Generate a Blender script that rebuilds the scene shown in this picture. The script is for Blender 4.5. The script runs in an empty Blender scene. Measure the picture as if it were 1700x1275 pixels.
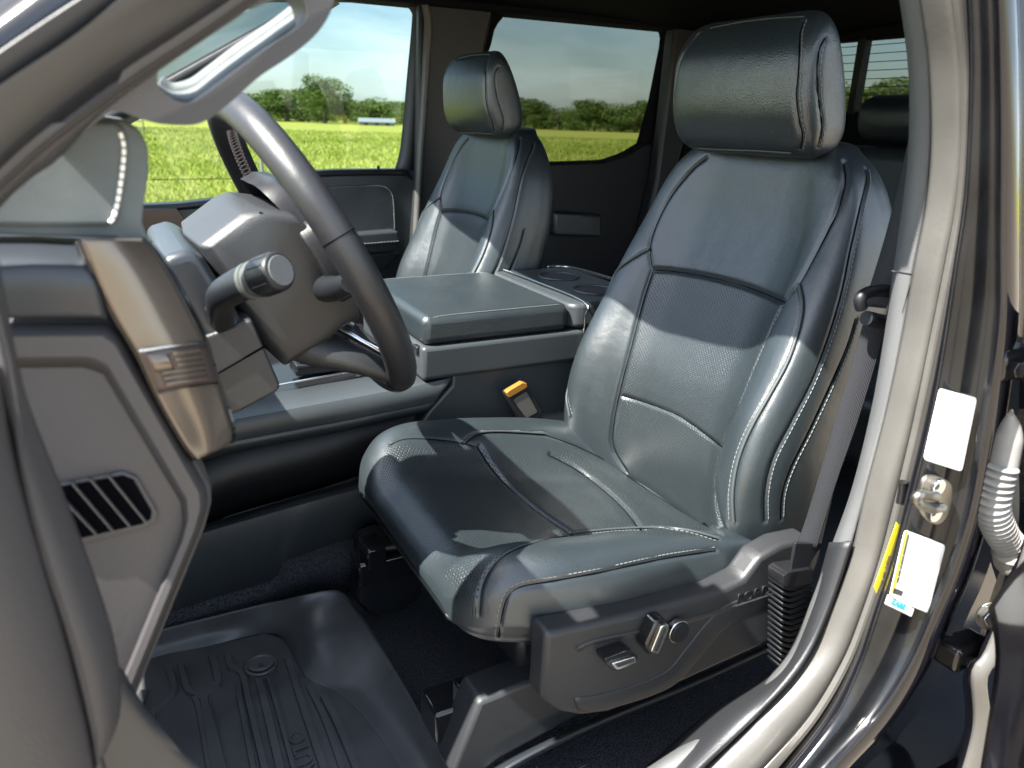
import bpy, bmesh, math, random
import numpy as np
from mathutils import Vector, Matrix
from mathutils.bvhtree import BVHTree
from mathutils.geometry import tessellate_polygon
random.seed(4); rng = np.random.default_rng(4)
C = bpy.context.scene.collection
R = math.radians

# ------------------------------------------------------------------ camera
W0, H0, FP = 1700., 1275., 1275.
CAMZ = 1.65
yaw, pitch, roll = R(28), R(19), R(1.7)
CP = np.array([0, 0, CAMZ])
fw = np.array([math.sin(yaw)*math.cos(pitch), math.cos(yaw)*math.cos(pitch), -math.sin(pitch)])
r0 = np.array([math.cos(yaw), -math.sin(yaw), 0.]); u0 = np.cross(r0, fw)
rt = r0*math.cos(roll)+u0*math.sin(roll); up = np.cross(rt, fw)
cam = bpy.data.cameras.new('camera'); co = bpy.data.objects.new('camera', cam); C.objects.link(co)
cam.lens = 27.0; cam.sensor_width = 36; cam.clip_start = .02; cam.clip_end = 8000
co.matrix_world = Matrix(((rt[0], up[0], -fw[0], CP[0]), (rt[1], up[1], -fw[1], CP[1]), (rt[2], up[2], -fw[2], CP[2]), (0, 0, 0, 1)))
cam.dof.use_dof = True; cam.dof.focus_distance = 1.15; cam.dof.aperture_fstop = 7.5
bpy.context.scene.camera = co

# ------------------------------------------------------------------ sky and sun
SUN_EL, SUN_AZ = 53., 7.       # azimuth: degrees from straight ahead (-X) towards the driver's side (-Y)
sd = Vector((-math.cos(R(SUN_EL))*math.cos(R(SUN_AZ)), -math.cos(R(SUN_EL))*math.sin(R(SUN_AZ)), math.sin(R(SUN_EL))))
wd = bpy.data.worlds.new('World'); bpy.context.scene.world = wd; wd.use_nodes = True
nt = wd.node_tree; N = nt.nodes; L = nt.links; N.clear()
out = N.new('ShaderNodeOutputWorld'); bg = N.new('ShaderNodeBackground'); sky = N.new('ShaderNodeTexSky')
sky.sky_type = 'NISHITA'; sky.sun_disc = False; sky.sun_elevation = R(SUN_EL)
sky.sun_rotation = math.atan2(sd.x, sd.y)
sky.air_density = 1.0; sky.dust_density = 1.2; sky.ozone_density = 1.2
tc = N.new('ShaderNodeTexCoord'); mp = N.new('ShaderNodeMapping'); mp.inputs['Scale'].default_value = (1.2, 1.2, 5.0)
mp.inputs['Rotation'].default_value = (0, R(8), 0)
n1 = N.new('ShaderNodeTexNoise'); n1.inputs['Scale'].default_value = 2.6; n1.inputs['Detail'].default_value = 7; n1.inputs['Roughness'].default_value = .55
n1.inputs['Distortion'].default_value = .4
rp = N.new('ShaderNodeValToRGB'); rp.color_ramp.elements[0].position = .40; rp.color_ramp.elements[1].position = .70
rp.color_ramp.elements[0].color = (0, 0, 0, 1); rp.color_ramp.elements[1].color = (.75, .75, .75, 1)
mx = N.new('ShaderNodeMixRGB'); mx.inputs['Color2'].default_value = (7.4, 8.0, 8.2, 1)
L.new(tc.outputs['Generated'], mp.inputs['Vector']); L.new(mp.outputs[0], n1.inputs['Vector']); L.new(n1.outputs[0], rp.inputs[0])
L.new(rp.outputs[0], mx.inputs['Fac']); L.new(sky.outputs[0], mx.inputs['Color1']); L.new(mx.outputs[0], bg.inputs['Color'])
bg.inputs['Strength'].default_value = .085
L.new(bg.outputs[0], out.inputs[0])
sl = bpy.data.lights.new('sun', 'SUN'); sl.energy = 5.0; sl.angle = R(.55); sl.color = (1, .955, .88)
so = bpy.data.objects.new('sun', sl); C.objects.link(so); so.rotation_euler = (-sd).to_track_quat('-Z', 'Y').to_euler(); so.location = (0, 0, 20)
sc = bpy.context.scene
sc.view_settings.view_transform = 'Standard'; sc.view_settings.look = 'None'; sc.view_settings.gamma = 1
sc.view_settings.exposure = 2.7

# ------------------------------------------------------------------ helpers
def ray(px, py): return fw+rt*(px-W0/2)/FP-up*(py-H0/2)/FP
def at(px, py, X=None, Y=None, Z=None):
    """point of the plane X=, Y= or Z= at which a measured spot of the photograph lies"""
    v = ray(px, py)
    t = X/v[0] if X is not None else Y/v[1] if Y is not None else (Z-CAMZ)/v[2]
    return CP+v*t
def AT(pts, **k): return [at(*p, **k) for p in pts]
def proj(p):
    q = np.asarray(p)-CP; z = q@fw
    return np.stack([W0/2+FP*(q@rt)/z, H0/2-FP*(q@up)/z], -1)
def wloc(o):
    v = Vector((0, 0, 0))
    while o is not None: v += o.location; o = o.parent
    return v
def link(name, me, m=None, parent=None, loc=None, smooth=True):
    o = bpy.data.objects.new(name, me); C.objects.link(o)
    if m is not None: me.materials.append(m)
    base = wloc(parent) if parent is not None else Vector((0, 0, 0))
    if loc is not None and parent is None: base = Vector(loc); o.location = base
    if base.length > 0: me.transform(Matrix.Translation(-base))
    if parent is not None: o.parent = parent
    if smooth:
        me.polygons.foreach_set('use_smooth', [True]*len(me.polygons))
    return o
def MO(name, v, f, m, parent=None, smooth=True, **k):
    me = bpy.data.meshes.new(name); me.from_pydata([tuple(map(float, p)) for p in v], [], f); me.update()
    return link(name, me, m, parent, smooth=smooth, **k)
def thing(name, label, cat, loc=(0, 0, 0), group=None):
    o = bpy.data.objects.new(name, None); C.objects.link(o); o.location = loc; o['label'] = label; o['category'] = cat
    o.empty_display_size = .05
    if group: o['group'] = group
    return o
def tag(o, label=None, cat=None, group=None, kind=None):
    if label: o['label'] = label
    if cat: o['category'] = cat
    if group: o['group'] = group
    if kind: o['kind'] = kind
    return o
def bev(o, w, s=3, ang=30):
    m = o.modifiers.new('bevel', 'BEVEL'); m.width = w; m.segments = s; m.limit_method = 'ANGLE'; m.angle_limit = R(ang); m.harden_normals = False
    return o
def cr(P, n=12, closed=False):
    """Catmull-Rom through the points"""
    P = np.array(P, float); k = len(P); o = []
    rngi = range(k if closed else k-1)
    for i in rngi:
        if closed: a, b, c, d = P[(i-1) % k], P[i], P[(i+1) % k], P[(i+2) % k]
        else: a, b, c, d = P[max(i-1, 0)], P[i], P[i+1], P[min(i+2, k-1)]
        for j in range(n):
            t = j/n
            o.append(.5*((2*b)+(-a+c)*t+(2*a-5*b+4*c-d)*t*t+(-a+3*b-3*c+d)*t**3))
    if not closed: o.append(P[-1])
    return np.array(o)
def resample(P, n):
    P = np.array(P, float); s = np.r_[0, np.cumsum(np.linalg.norm(np.diff(P, axis=0), axis=1))]
    t = np.linspace(0, s[-1], n)
    return np.stack([np.interp(t, s, P[:, i]) for i in range(P.shape[1])], 1)
def rnd(pts, r=.3, n=5):
    """polygon with rounded corners (r: share of the shorter edge, or per-corner)"""
    P = [np.array(p, float) for p in pts]; k = len(P); o = []
    for i in range(k):
        a, b, c = P[i-1], P[i], P[(i+1) % k]
        la, lc = np.linalg.norm(a-b), np.linalg.norm(c-b); d = min(la, lc)*r
        p, q = b+(a-b)/la*d, b+(c-b)/lc*d
        for j in range(n+1):
            t = j/n; o.append((1-t)**2*p+2*t*(1-t)*b+t*t*q)
    return o
def prism(name, pts, vec, m, parent=None, bw=0, bs=3, smooth=True, **k):
    P = [np.array(p, float) for p in pts]; n = len(P); v = P+[p+np.array(vec) for p in P]
    f = [list(range(n)), list(range(2*n-1, n-1, -1))]+[[i, i+n, (i+1) % n+n, (i+1) % n] for i in range(n)]
    o = MO(name, v, f, m, parent, smooth=smooth, **k)
    bm = bmesh.new(); bm.from_mesh(o.data); bmesh.ops.recalc_face_normals(bm, faces=bm.faces)
    bm.to_mesh(o.data); bm.free()
    if smooth: sharp(o)
    if bw: bev(o, bw, bs, 35)
    return o
def sharp(o, a=35):
    try: o.data.set_sharp_from_angle(angle=R(a))
    except Exception: pass
def strips(name, lines, m, parent=None, n=24, thick=.004, smooth=True, curve=True, sub=1, **k):
    """a sheet lofted through several 3D edge lines, given a real thickness"""
    Ls = [resample(cr(l, 8) if curve else l, n) for l in lines]
    if sub > 1:
        S = np.array(Ls); S = np.array([cr(S[:, i], sub) for i in range(n)]).transpose(1, 0, 2); Ls = list(S)
    k_ = len(Ls); v = np.concatenate(Ls); f = []
    for a in range(k_-1):
        for i in range(n-1): f.append([a*n+i, a*n+i+1, (a+1)*n+i+1, (a+1)*n+i])
    o = MO(name, v, f, m, parent, smooth=smooth, **k)
    bm = bmesh.new(); bm.from_mesh(o.data); bmesh.ops.recalc_face_normals(bm, faces=bm.faces)
    bm.normal_update()
    cen = sum((f_.calc_center_median() for f_ in bm.faces), Vector())/len(bm.faces)
    av = sum((f_.normal*f_.calc_area() for f_ in bm.faces), Vector())
    if av.dot(Vector(CP)-cen-wloc(o)) < 0: bmesh.ops.reverse_faces(bm, faces=bm.faces)
    bm.to_mesh(o.data); bm.free()
    if not curve: sharp(o, 28)
    if thick:
        s = o.modifiers.new('solid', 'SOLIDIFY'); s.thickness = thick; s.offset = -1
    return o
def ribbon(name, A, B, bulge, m, parent=None, n=40, k=9, out=(0, -1, 0), **kw):
    """a rounded bead between two edge lines"""
    A = resample(cr(A, 8), n); B = resample(cr(B, 8), n); out = np.array(out, float); lines = []
    for j in range(k):
        a = math.pi*j/(k-1); t = .5-.5*math.cos(a)
        lines.append(A*(1-t)+B*t+out*bulge*math.sin(a))
    return strips(name, lines, m, parent, n=n, thick=kw.pop('thick', .003), curve=False, **kw)
def tube(name, path, r, m, parent=None, k=14, closed=False, flat=1.0, caps=True, fr=None, **kw):
    P = np.array(path, float); n = len(P); rr = np.array(r if hasattr(r, '__len__') else [r]*n)
    T = np.roll(P, -1, 0)-np.roll(P, 1, 0) if closed else np.gradient(P, axis=0)
    T /= np.linalg.norm(T, axis=1)[:, None]+1e-12
    ref = np.array(fr if fr is not None else ((0, 0, 1) if abs(T[0][2]) < .8 else (1, 0, 0)), float)
    v = []; f = []
    for i in range(n):
        a = ref-T[i]*(ref@T[i]); a /= np.linalg.norm(a); ref = a if fr is None else np.array(fr, float); b = np.cross(T[i], a)
        for j in range(k):
            th = 2*math.pi*j/k; v.append(P[i]+rr[i]*(math.cos(th)*a*flat+math.sin(th)*b))
    for i in range(n if closed else n-1):
        for j in range(k):
            i2 = (i+1) % n; f.append([i*k+j, i*k+(j+1) % k, i2*k+(j+1) % k, i2*k+j])
    if caps and not closed: f += [list(range(k))[::-1], [(n-1)*k+j for j in range(k)]]
    o = MO(name, v, f, m, parent, **kw); sharp(o, 50); return o
def box(name, c, s, m, parent=None, bw=.003, rot=None, bs=2, **k):
    c = Vector(c); h = Vector(s)/2; v = []
    for x in (-1, 1):
        for y in (-1, 1):
            for z in (-1, 1):
                p = Vector((x*h.x, y*h.y, z*h.z))
                if rot is not None: p = rot @ p
                v.append(c+p)
    f = [(0, 1, 3, 2), (4, 6, 7, 5), (0, 4, 5, 1), (2, 3, 7, 6), (0, 2, 6, 4), (1, 5, 7, 3)]
    o = MO(name, v, f, m, parent, **k); sharp(o)
    if bw: bev(o, bw, bs)
    return o
def join_meshes(parts):
    """merge [(verts, faces)] into one"""
    V = []; F = []
    for v, f in parts:
        b = len(V); V += list(v); F += [[i+b for i in q] for q in f]
    return V, F
def bar_vf(a, b, w, h, upv):
    a, b, upv = np.array(a, float), np.array(b, float), np.array(upv, float); d = b-a; d /= np.linalg.norm(d)
    s = np.cross(d, upv); s /= np.linalg.norm(s); u_ = np.cross(s, d); v = []
    for e in (a, b):
        for x, y in ((-1, 0), (1, 0), (.6, 1), (-.6, 1)): v.append(e+s*x*w/2+u_*y*h)
    return v, [[0, 1, 2, 3], [7, 6, 5, 4], [0, 4, 5, 1], [1, 5, 6, 2], [2, 6, 7, 3], [3, 7, 4, 0]]
def stitches(name, line, nrm, m, parent, step=.0062, ln=.0042, w=.0011, h=.0006):
    P = resample(line, max(2, int(np.sum(np.linalg.norm(np.diff(np.array(line), axis=0), axis=1))/step)*2+1))
    Nn = nrm if callable(nrm) else (lambda i, p: nrm)
    parts = []
    for i in range(0, len(P)-1, 2):
        c = (P[i]+P[i+1])/2; d = P[i+1]-P[i]; l = np.linalg.norm(d)
        if l < 1e-6: continue
        d = d/l; nn = np.array(Nn(i, c), float)
        parts.append(bar_vf(c-d*ln/2+nn*.0001, c+d*ln/2+nn*.0001, w, h, nn))
    V, F = join_meshes(parts)
    return MO(name, V, F, m, parent, smooth=False)
def text(name, s, origin, ex, ey, size, m, parent, depth=.0003, bold=0, sx=1.0):
    cu = bpy.data.curves.new(name, 'FONT'); cu.body = s; cu.size = size; cu.extrude = depth; cu.offset = bold; cu.resolution_u = 3
    t = bpy.data.objects.new(name+'_tmp', cu); C.objects.link(t)
    dg = bpy.context.evaluated_depsgraph_get(); me = bpy.data.meshes.new_from_object(t.evaluated_get(dg))
    bpy.data.objects.remove(t); ex = Vector(ex).normalized(); ey = Vector(ey); ey = (ey-ex*ey.dot(ex)).normalized(); ez = ex.cross(ey)
    o3 = Vector(origin)
    me.transform(Matrix.Diagonal((sx, 1, 1, 1)))
    me.transform(Matrix(((ex.x, ey.x, ez.x, o3.x), (ex.y, ey.y, ez.y, o3.y), (ex.z, ey.z, ez.z, o3.z), (0, 0, 0, 1))))
    me.materials.clear(); me.name = name
    return link(name, me, m, parent, smooth=False)

# ------------------------------------------------------------------ materials
def mat(name, col, rough=.5, metal=0, spec=.5, bump=None, coat=0, noise=None, rvar=None, alpha=None):
    m = bpy.data.materials.new(name); m.use_nodes = True; nt = m.node_tree; N = nt.nodes; L = nt.links
    b = N['Principled BSDF']; b.inputs['Base Color'].default_value = (*col, 1); b.inputs['Roughness'].default_value = rough
    b.inputs['Metallic'].default_value = metal; b.inputs['Specular IOR Level'].default_value = spec
    b.inputs['Coat Weight'].default_value = coat; b.inputs['Coat Roughness'].default_value = .04
    tc = N.new('ShaderNodeTexCoord')
    if noise:            # (scale, amount): gentle colour mottling / dust
        n = N.new('ShaderNodeTexNoise'); n.inputs['Scale'].default_value = noise[0]; n.inputs['Detail'].default_value = 5; L.new(tc.outputs['Object'], n.inputs['Vector'])
        r_ = N.new('ShaderNodeMapRange'); r_.inputs['From Min'].default_value = .3; r_.inputs['From Max'].default_value = .7
        r_.inputs['To Min'].default_value = 1-noise[1]; r_.inputs['To Max'].default_value = 1+noise[1]
        x = N.new('ShaderNodeMixRGB'); x.blend_type = 'MULTIPLY'; x.inputs[0].default_value = 1; x.inputs[1].default_value = (*col, 1)
        L.new(n.outputs[0], r_.inputs[0]); L.new(r_.outputs[0], x.inputs[2]); L.new(x.outputs[0], b.inputs['Base Color'])
    if rvar:
        n = N.new('ShaderNodeTexNoise'); n.inputs['Scale'].default_value = rvar[0]; n.inputs['Detail'].default_value = 4; L.new(tc.outputs['Object'], n.inputs['Vector'])
        r_ = N.new('ShaderNodeMapRange'); r_.inputs['From Min'].default_value = .3; r_.inputs['From Max'].default_value = .7
        r_.inputs['To Min'].default_value = rough-rvar[1]; r_.inputs['To Max'].default_value = rough+rvar[1]
        L.new(n.outputs[0], r_.inputs[0]); L.new(r_.outputs[0], b.inputs['Roughness'])
    prev = None
    for t in (bump or []):           # (kind, scale, distance)
        if t[0] == 'v':
            n = N.new('ShaderNodeTexVoronoi'); n.feature = 'DISTANCE_TO_EDGE'; n.inputs['Scale'].default_value = t[1]
        else:
            n = N.new('ShaderNodeTexNoise'); n.inputs['Scale'].default_value = t[1]; n.inputs['Detail'].default_value = 3
        L.new(tc.outputs['Object'], n.inputs['Vector'])
        bp = N.new('ShaderNodeBump'); bp.inputs['Strength'].default_value = t[3] if len(t) > 3 else .6; bp.inputs['Distance'].default_value = t[2]
        L.new(n.outputs[0], bp.inputs['Height'])
        if prev: L.new(prev.outputs[0], bp.inputs['Normal'])
        prev = bp; L.new(bp.outputs[0], b.inputs['Normal'])
    return m
BK = (.030, .034, .040)
M = {}
M['leather'] = mat('leather', (.012, .017, .020), .37, spec=.8, bump=[('v', 330, .0010, .5), ('n', 26, .004, .3)], noise=(6, .12), rvar=(9, .05))
M['leather_perf'] = mat('leather_perforated', (.012, .017, .020), .39, spec=.8, bump=[('v', 420, .0008, .35), ('n', 26, .004, .3)], noise=(6, .12))
def perforate(m):
    nt = m.node_tree; N = nt.nodes; L = nt.links; b = N['Principled BSDF']
    uv = N.new('ShaderNodeUVMap'); uv.uv_map = 'UVMap'
    mp = N.new('ShaderNodeMapping'); mp.inputs['Rotation'].default_value = (0, 0, R(45)); mp.inputs['Scale'].default_value = (240, 240, 1)
    vo = N.new('ShaderNodeTexVoronoi'); vo.inputs['Scale'].default_value = 1; vo.inputs['Randomness'].default_value = .12; vo.voronoi_dimensions = '2D'
    L.new(uv.outputs[0], mp.inputs[0]); L.new(mp.outputs[0], vo.inputs['Vector'])
    cr_ = N.new('ShaderNodeValToRGB'); cr_.color_ramp.elements[0].position = .15; cr_.color_ramp.elements[1].position = .27
    L.new(vo.outputs['Distance'], cr_.inputs[0])
    a = N.new('ShaderNodeAttribute'); a.attribute_name = 'perf'
    inv = N.new('ShaderNodeMath'); inv.operation = 'SUBTRACT'; inv.inputs[0].default_value = 1; L.new(cr_.outputs[0], inv.inputs[1])
    mu = N.new('ShaderNodeMath'); mu.operation = 'MULTIPLY'; L.new(inv.outputs[0], mu.inputs[0]); L.new(a.outputs['Fac'], mu.inputs[1])
    src = b.inputs['Base Color'].links[0].from_socket
    x = N.new('ShaderNodeMixRGB'); L.new(mu.outputs[0], x.inputs[0]); L.new(src, x.inputs[1]); x.inputs[2].default_value = (.006, .007, .008, 1)
    L.new(x.outputs[0], b.inputs['Base Color'])
    sp = N.new('ShaderNodeMath'); sp.operation = 'MULTIPLY_ADD'; L.new(mu.outputs[0], sp.inputs[0]); sp.inputs[1].default_value = -.6; sp.inputs[2].default_value = .8
    L.new(sp.outputs[0], b.inputs['Specular IOR Level'])
    bp = N.new('ShaderNodeBump'); bp.invert = True; bp.inputs['Distance'].default_value = .0008; bp.inputs['Strength'].default_value = .5
    L.new(mu.outputs[0], bp.inputs['Height']); L.new(b.inputs['Normal'].links[0].from_socket, bp.inputs['Normal']); L.new(bp.outputs[0], b.inputs['Normal'])
perforate(M['leather_perf'])
M['plastic_dash'] = mat('dash_grained_plastic', (.037, .035, .037), .5, spec=.5, bump=[('n', 900, .0008, .5)], noise=(5, .08))
M['plastic'] = mat('grained_plastic', (.015, .016, .018), .46, spec=.5, bump=[('n', 900, .0008, .5)], noise=(5, .08))
M['plastic_dark'] = mat('dark_plastic', (.007, .008, .010), .42, spec=.35, bump=[('n', 900, .0006, .4)])
M['plastic_soft'] = mat('soft_plastic', (.018, .021, .026), .34, spec=.5, bump=[('n', 1100, .0004, .3)])
M['plastic_light'] = mat('grey_pillar_plastic', (.075, .078, .080), .6, spec=.4, bump=[('n', 800, .001, .5)], noise=(14, .08))
M['fabric_top'] = mat('grained_dash_vinyl', (.085, .098, .10), .62, spec=.3, bump=[('n', 1300, .0006, .5)], noise=(40, .12))
M['bezel'] = mat('satin_bronze_trim', (.15, .122, .10), .22, metal=.65, spec=.5, bump=[('n', 60, .0006, .1)])
M['bezel_dark'] = mat('brown_gloss_trim', (.06, .045, .04), .25, metal=.3)
M['paint'] = mat('black_paint', (.004, .004, .006), .12, spec=.5)
M['paint_dusty'] = mat('dusty_black_paint', (.006, .0065, .0075), .22, spec=.35, coat=0, noise=(22, .45), rvar=(25, .08))
M['gloss'] = mat('gloss_black', (.008, .008, .009), .08)
M['rubber'] = mat('weatherstrip_rubber', (.060, .058, .054), .40, spec=.5, bump=[('n', 260, .0006, .3)], noise=(12, .15), rvar=(30, .08))
M['rubber_dark'] = mat('dark_rubber', (.018, .02, .024), .5, bump=[('n', 300, .0005, .3)])
M['mat_rubber'] = mat('mat_rubber', (.048, .048, .050), .42, spec=.5, bump=[('n', 700, .0005, .3)], noise=(16, .25), rvar=(14, .1))
M['carpet'] = mat('black_carpet', (.042, .045, .052), .95, spec=.1, bump=[('n', 420, .006, 1), ('n', 90, .004, .5)], noise=(380, .75))
M['headliner'] = mat('black_headliner', (.008, .008, .010), .9, spec=.05)
M['thread'] = mat('grey_thread', (.13, .14, .145), .7)
M['piping'] = mat('grey_piping', (.035, .042, .045), .45)
M['chrome'] = mat('chrome', (.55, .55, .55), .18, metal=1)
M['steel'] = mat('zinc_steel', (.20, .19, .17), .42, metal=1, noise=(40, .2))
M['webbing'] = mat('belt_webbing', (.015, .016, .019), .6, spec=.3)
M['boot'] = mat('grey_corrugated_rubber', (.17, .165, .155), .6, noise=(30, .12))
M['label'] = mat('white_label', (.82, .82, .78), .35)
M['yellow'] = mat('yellow_label', (.75, .62, .02), .45)
M['teal_ink'] = mat('teal_ink', (.01, .30, .45), .5)
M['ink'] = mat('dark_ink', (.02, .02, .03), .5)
M['ink_gold'] = mat('pale_ink', (.72, .68, .42), .5)
M['orange'] = mat('orange_release', (.22, .09, .012), .4)
M['buckle'] = mat('buckle_plastic', (.075, .068, .06), .28)
M['console'] = mat('console_plastic', (.028, .033, .037), .38, spec=.5, bump=[('n', 900, .0006, .4)], noise=(6, .08))
M['gap_dark'] = mat('painted_gap_dark', (.002, .002, .003), .9, spec=.02)  # near-black colour for seam lines and the painted shade of the air vent
M['ring'] = mat('grey_ring', (.045, .05, .046), .5)
M['seal_blue'] = mat('smooth_pillar_seal', (.020, .021, .024), .30, spec=.6)
M['red'] = mat('red_release', (.7, .02, .02), .3)
M['wheel'] = mat('wheel_leather', (.011, .011, .013), .44, spec=.45, bump=[('n', 55, .0016, .3), ('v', 500, .0004, .3)], rvar=(10, .05))
M['mesh_thread'] = mat('brown_thread', (.30, .24, .22), .6)
# ribbed webbing
def rib(m, sc_, ax=0):
    nt = m.node_tree; N = nt.nodes; L = nt.links; b = N['Principled BSDF']; uv = N.new('ShaderNodeUVMap'); w = N.new('ShaderNodeTexWave')
    w.inputs['Scale'].default_value = sc_; w.bands_direction = 'XY'[ax]; L.new(uv.outputs[0], w.inputs['Vector'])
    bp = N.new('ShaderNodeBump'); bp.inputs['Distance'].default_value = .001; bp.inputs['Strength'].default_value = .8; L.new(w.outputs['Fac'], bp.inputs['Height']); L.new(bp.outputs[0], b.inputs['Normal'])
rib(M['webbing'], 4)
def glass(name, tint, gl=.06):
    m = bpy.data.materials.new(name); m.use_nodes = True; nt = m.node_tree; N = nt.nodes; L = nt.links; N.clear()
    o = N.new('ShaderNodeOutputMaterial'); t = N.new('ShaderNodeBsdfTransparent'); t.inputs[0].default_value = (*tint, 1)
    g = N.new('ShaderNodeBsdfGlossy'); g.inputs['Roughness'].default_value = .01; mx = N.new('ShaderNodeMixShader')
    fr = N.new('ShaderNodeFresnel'); fr.inputs[0].default_value = 1.5 if name != 'privacy_glass' else 1.22
    L.new(fr.outputs[0], mx.inputs[0]); L.new(t.outputs[0], mx.inputs[1]); L.new(g.outputs[0], mx.inputs[2]); L.new(mx.outputs[0], o.inputs[0])
    return m
M['glass'] = glass('side_glass', (.265, .325, .325))
M['glass_wind'] = glass('windshield_glass', (.93, .95, .94))
M['glass_dark'] = glass('privacy_glass', (.095, .108, .102))

# ================================================================== LAND
def ground_mat(name, cols, scales, bump=.02, rough=.95):
    m = bpy.data.materials.new(name); m.use_nodes = True; nt = m.node_tree; N = nt.nodes; L = nt.links; b = N['Principled BSDF']
    b.inputs['Roughness'].default_value = rough; b.inputs['Specular IOR Level'].default_value = .15
    tc = N.new('ShaderNodeTexCoord'); prev = None
    for i, s in enumerate(scales):
        n = N.new('ShaderNodeTexNoise'); n.inputs['Scale'].default_value = s; n.inputs['Detail'].default_value = 6; L.new(tc.outputs['Object'], n.inputs['Vector'])
        r_ = N.new('ShaderNodeValToRGB'); r_.color_ramp.elements[0].position = .35; r_.color_ramp.elements[1].position = .65
        r_.color_ramp.elements[0].color = (*cols[2*i], 1); r_.color_ramp.elements[1].color = (*cols[2*i+1], 1); L.new(n.outputs[0], r_.inputs[0])
        if prev:
            x = N.new('ShaderNodeMixRGB'); x.inputs[0].default_value = .5; L.new(prev, x.inputs[1]); L.new(r_.outputs[0], x.inputs[2]); prev = x.outputs[0]
        else: prev = r_.outputs[0]
    L.new(prev, b.inputs['Base Color'])
    bp = N.new('ShaderNodeBump'); bp.inputs['Distance'].default_value = bump; L.new(n.outputs[0], bp.inputs['Height']); L.new(bp.outputs[0], b.inputs['Normal'])
    return m
gm = ground_mat('pasture', [(.24, .25, .035), (.34, .31, .07), (.21, .25, .03), (.33, .31, .07)], [.09, 2.2], .03)
RR = 4000
fld = MO('field', [(-RR, -RR, 0), (RR, -RR, 0), (RR, RR, 0), (-RR, RR, 0)], [[0, 1, 2, 3]], gm, smooth=False); tag(fld, kind='structure')
gv = ground_mat('gravel', [(.21, .175, .13), (.28, .24, .185), (.19, .16, .125), (.29, .25, .195)], [1.2, 40], .02)
pts = cr([(-40, -60), (4, -80), (60, -60), (50, -8), (22, 2), (14, 6.5), (-4, 7), (-14, 5), (-34, -8)], 8, True)
lot = MO('gravel_lot', [(x, y, .006) for x, y in pts], [list(range(len(pts)))], gv, smooth=False); tag(lot, kind='structure')

# grass blades, seen through the far windows
def grass():
    n = 110000
    d = 9+75*rng.random(n)**1.5; a = R(-8)+R(62)*rng.random(n)      # angle from +Y towards +X
    x = d*np.sin(a); y = d*np.cos(a); k = y > 7.2; x, y, d = x[k], y[k], d[k]; n = len(x)
    h = (.07+.11*rng.random(n))*(1+.25*np.sin(x*.6)*np.cos(y*.5)); w = .005+.0005*d; th = rng.random(n)*6.28; lx = rng.normal(0, .07, n); ly = rng.normal(0, .07, n)
    v = np.empty((n, 3, 3)); v[:, 0] = np.stack([x-w*np.cos(th), y-w*np.sin(th), 0*x], 1); v[:, 1] = np.stack([x+w*np.cos(th), y+w*np.sin(th), 0*x], 1)
    v[:, 2] = np.stack([x+lx, y+ly, h], 1)
    me = bpy.data.meshes.new('pasture_grass'); me.vertices.add(n*3); me.vertices.foreach_set('co', v.ravel()); me.loops.add(n*3); me.loops.foreach_set('vertex_index', np.arange(n*3))
    me.polygons.add(n); me.polygons.foreach_set('loop_start', np.arange(n)*3); me.polygons.foreach_set('loop_total', np.full(n, 3)); me.update()
    at_ = me.attributes.new('tint', 'FLOAT', 'FACE'); at_.data.foreach_set('value', np.clip(.62*rng.random(n)+.30+.22*np.sin(x*.31+1.3*np.sin(y*.17))*np.cos(y*.23+x*.05)-.05, 0, 1).astype(np.float32))
    m = bpy.data.materials.new('grass_blades'); m.use_nodes = True; nt = m.node_tree; N = nt.nodes; L = nt.links; b = N['Principled BSDF']; b.inputs['Roughness'].default_value = .7
    b.inputs['Specular IOR Level'].default_value = .2
    A = N.new('ShaderNodeAttribute'); A.attribute_name = 'tint'; r_ = N.new('ShaderNodeValToRGB')
    r_.color_ramp.elements[0].color = (.15, .22, .02, 1); r_.color_ramp.elements[1].color = (.46, .44, .13, 1); e = r_.color_ramp.elements.new(.6); e.color = (.26, .31, .04, 1)
    L.new(A.outputs['Fac'], r_.inputs[0]); L.new(r_.outputs[0], b.inputs['Base Color']); b.inputs['Subsurface Weight'].default_value = 0
    o = link('pasture_grass', me, m, smooth=False); tag(o, 'bright green and straw pasture grass beyond the truck windows', 'grass', kind='stuff')
grass()

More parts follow.
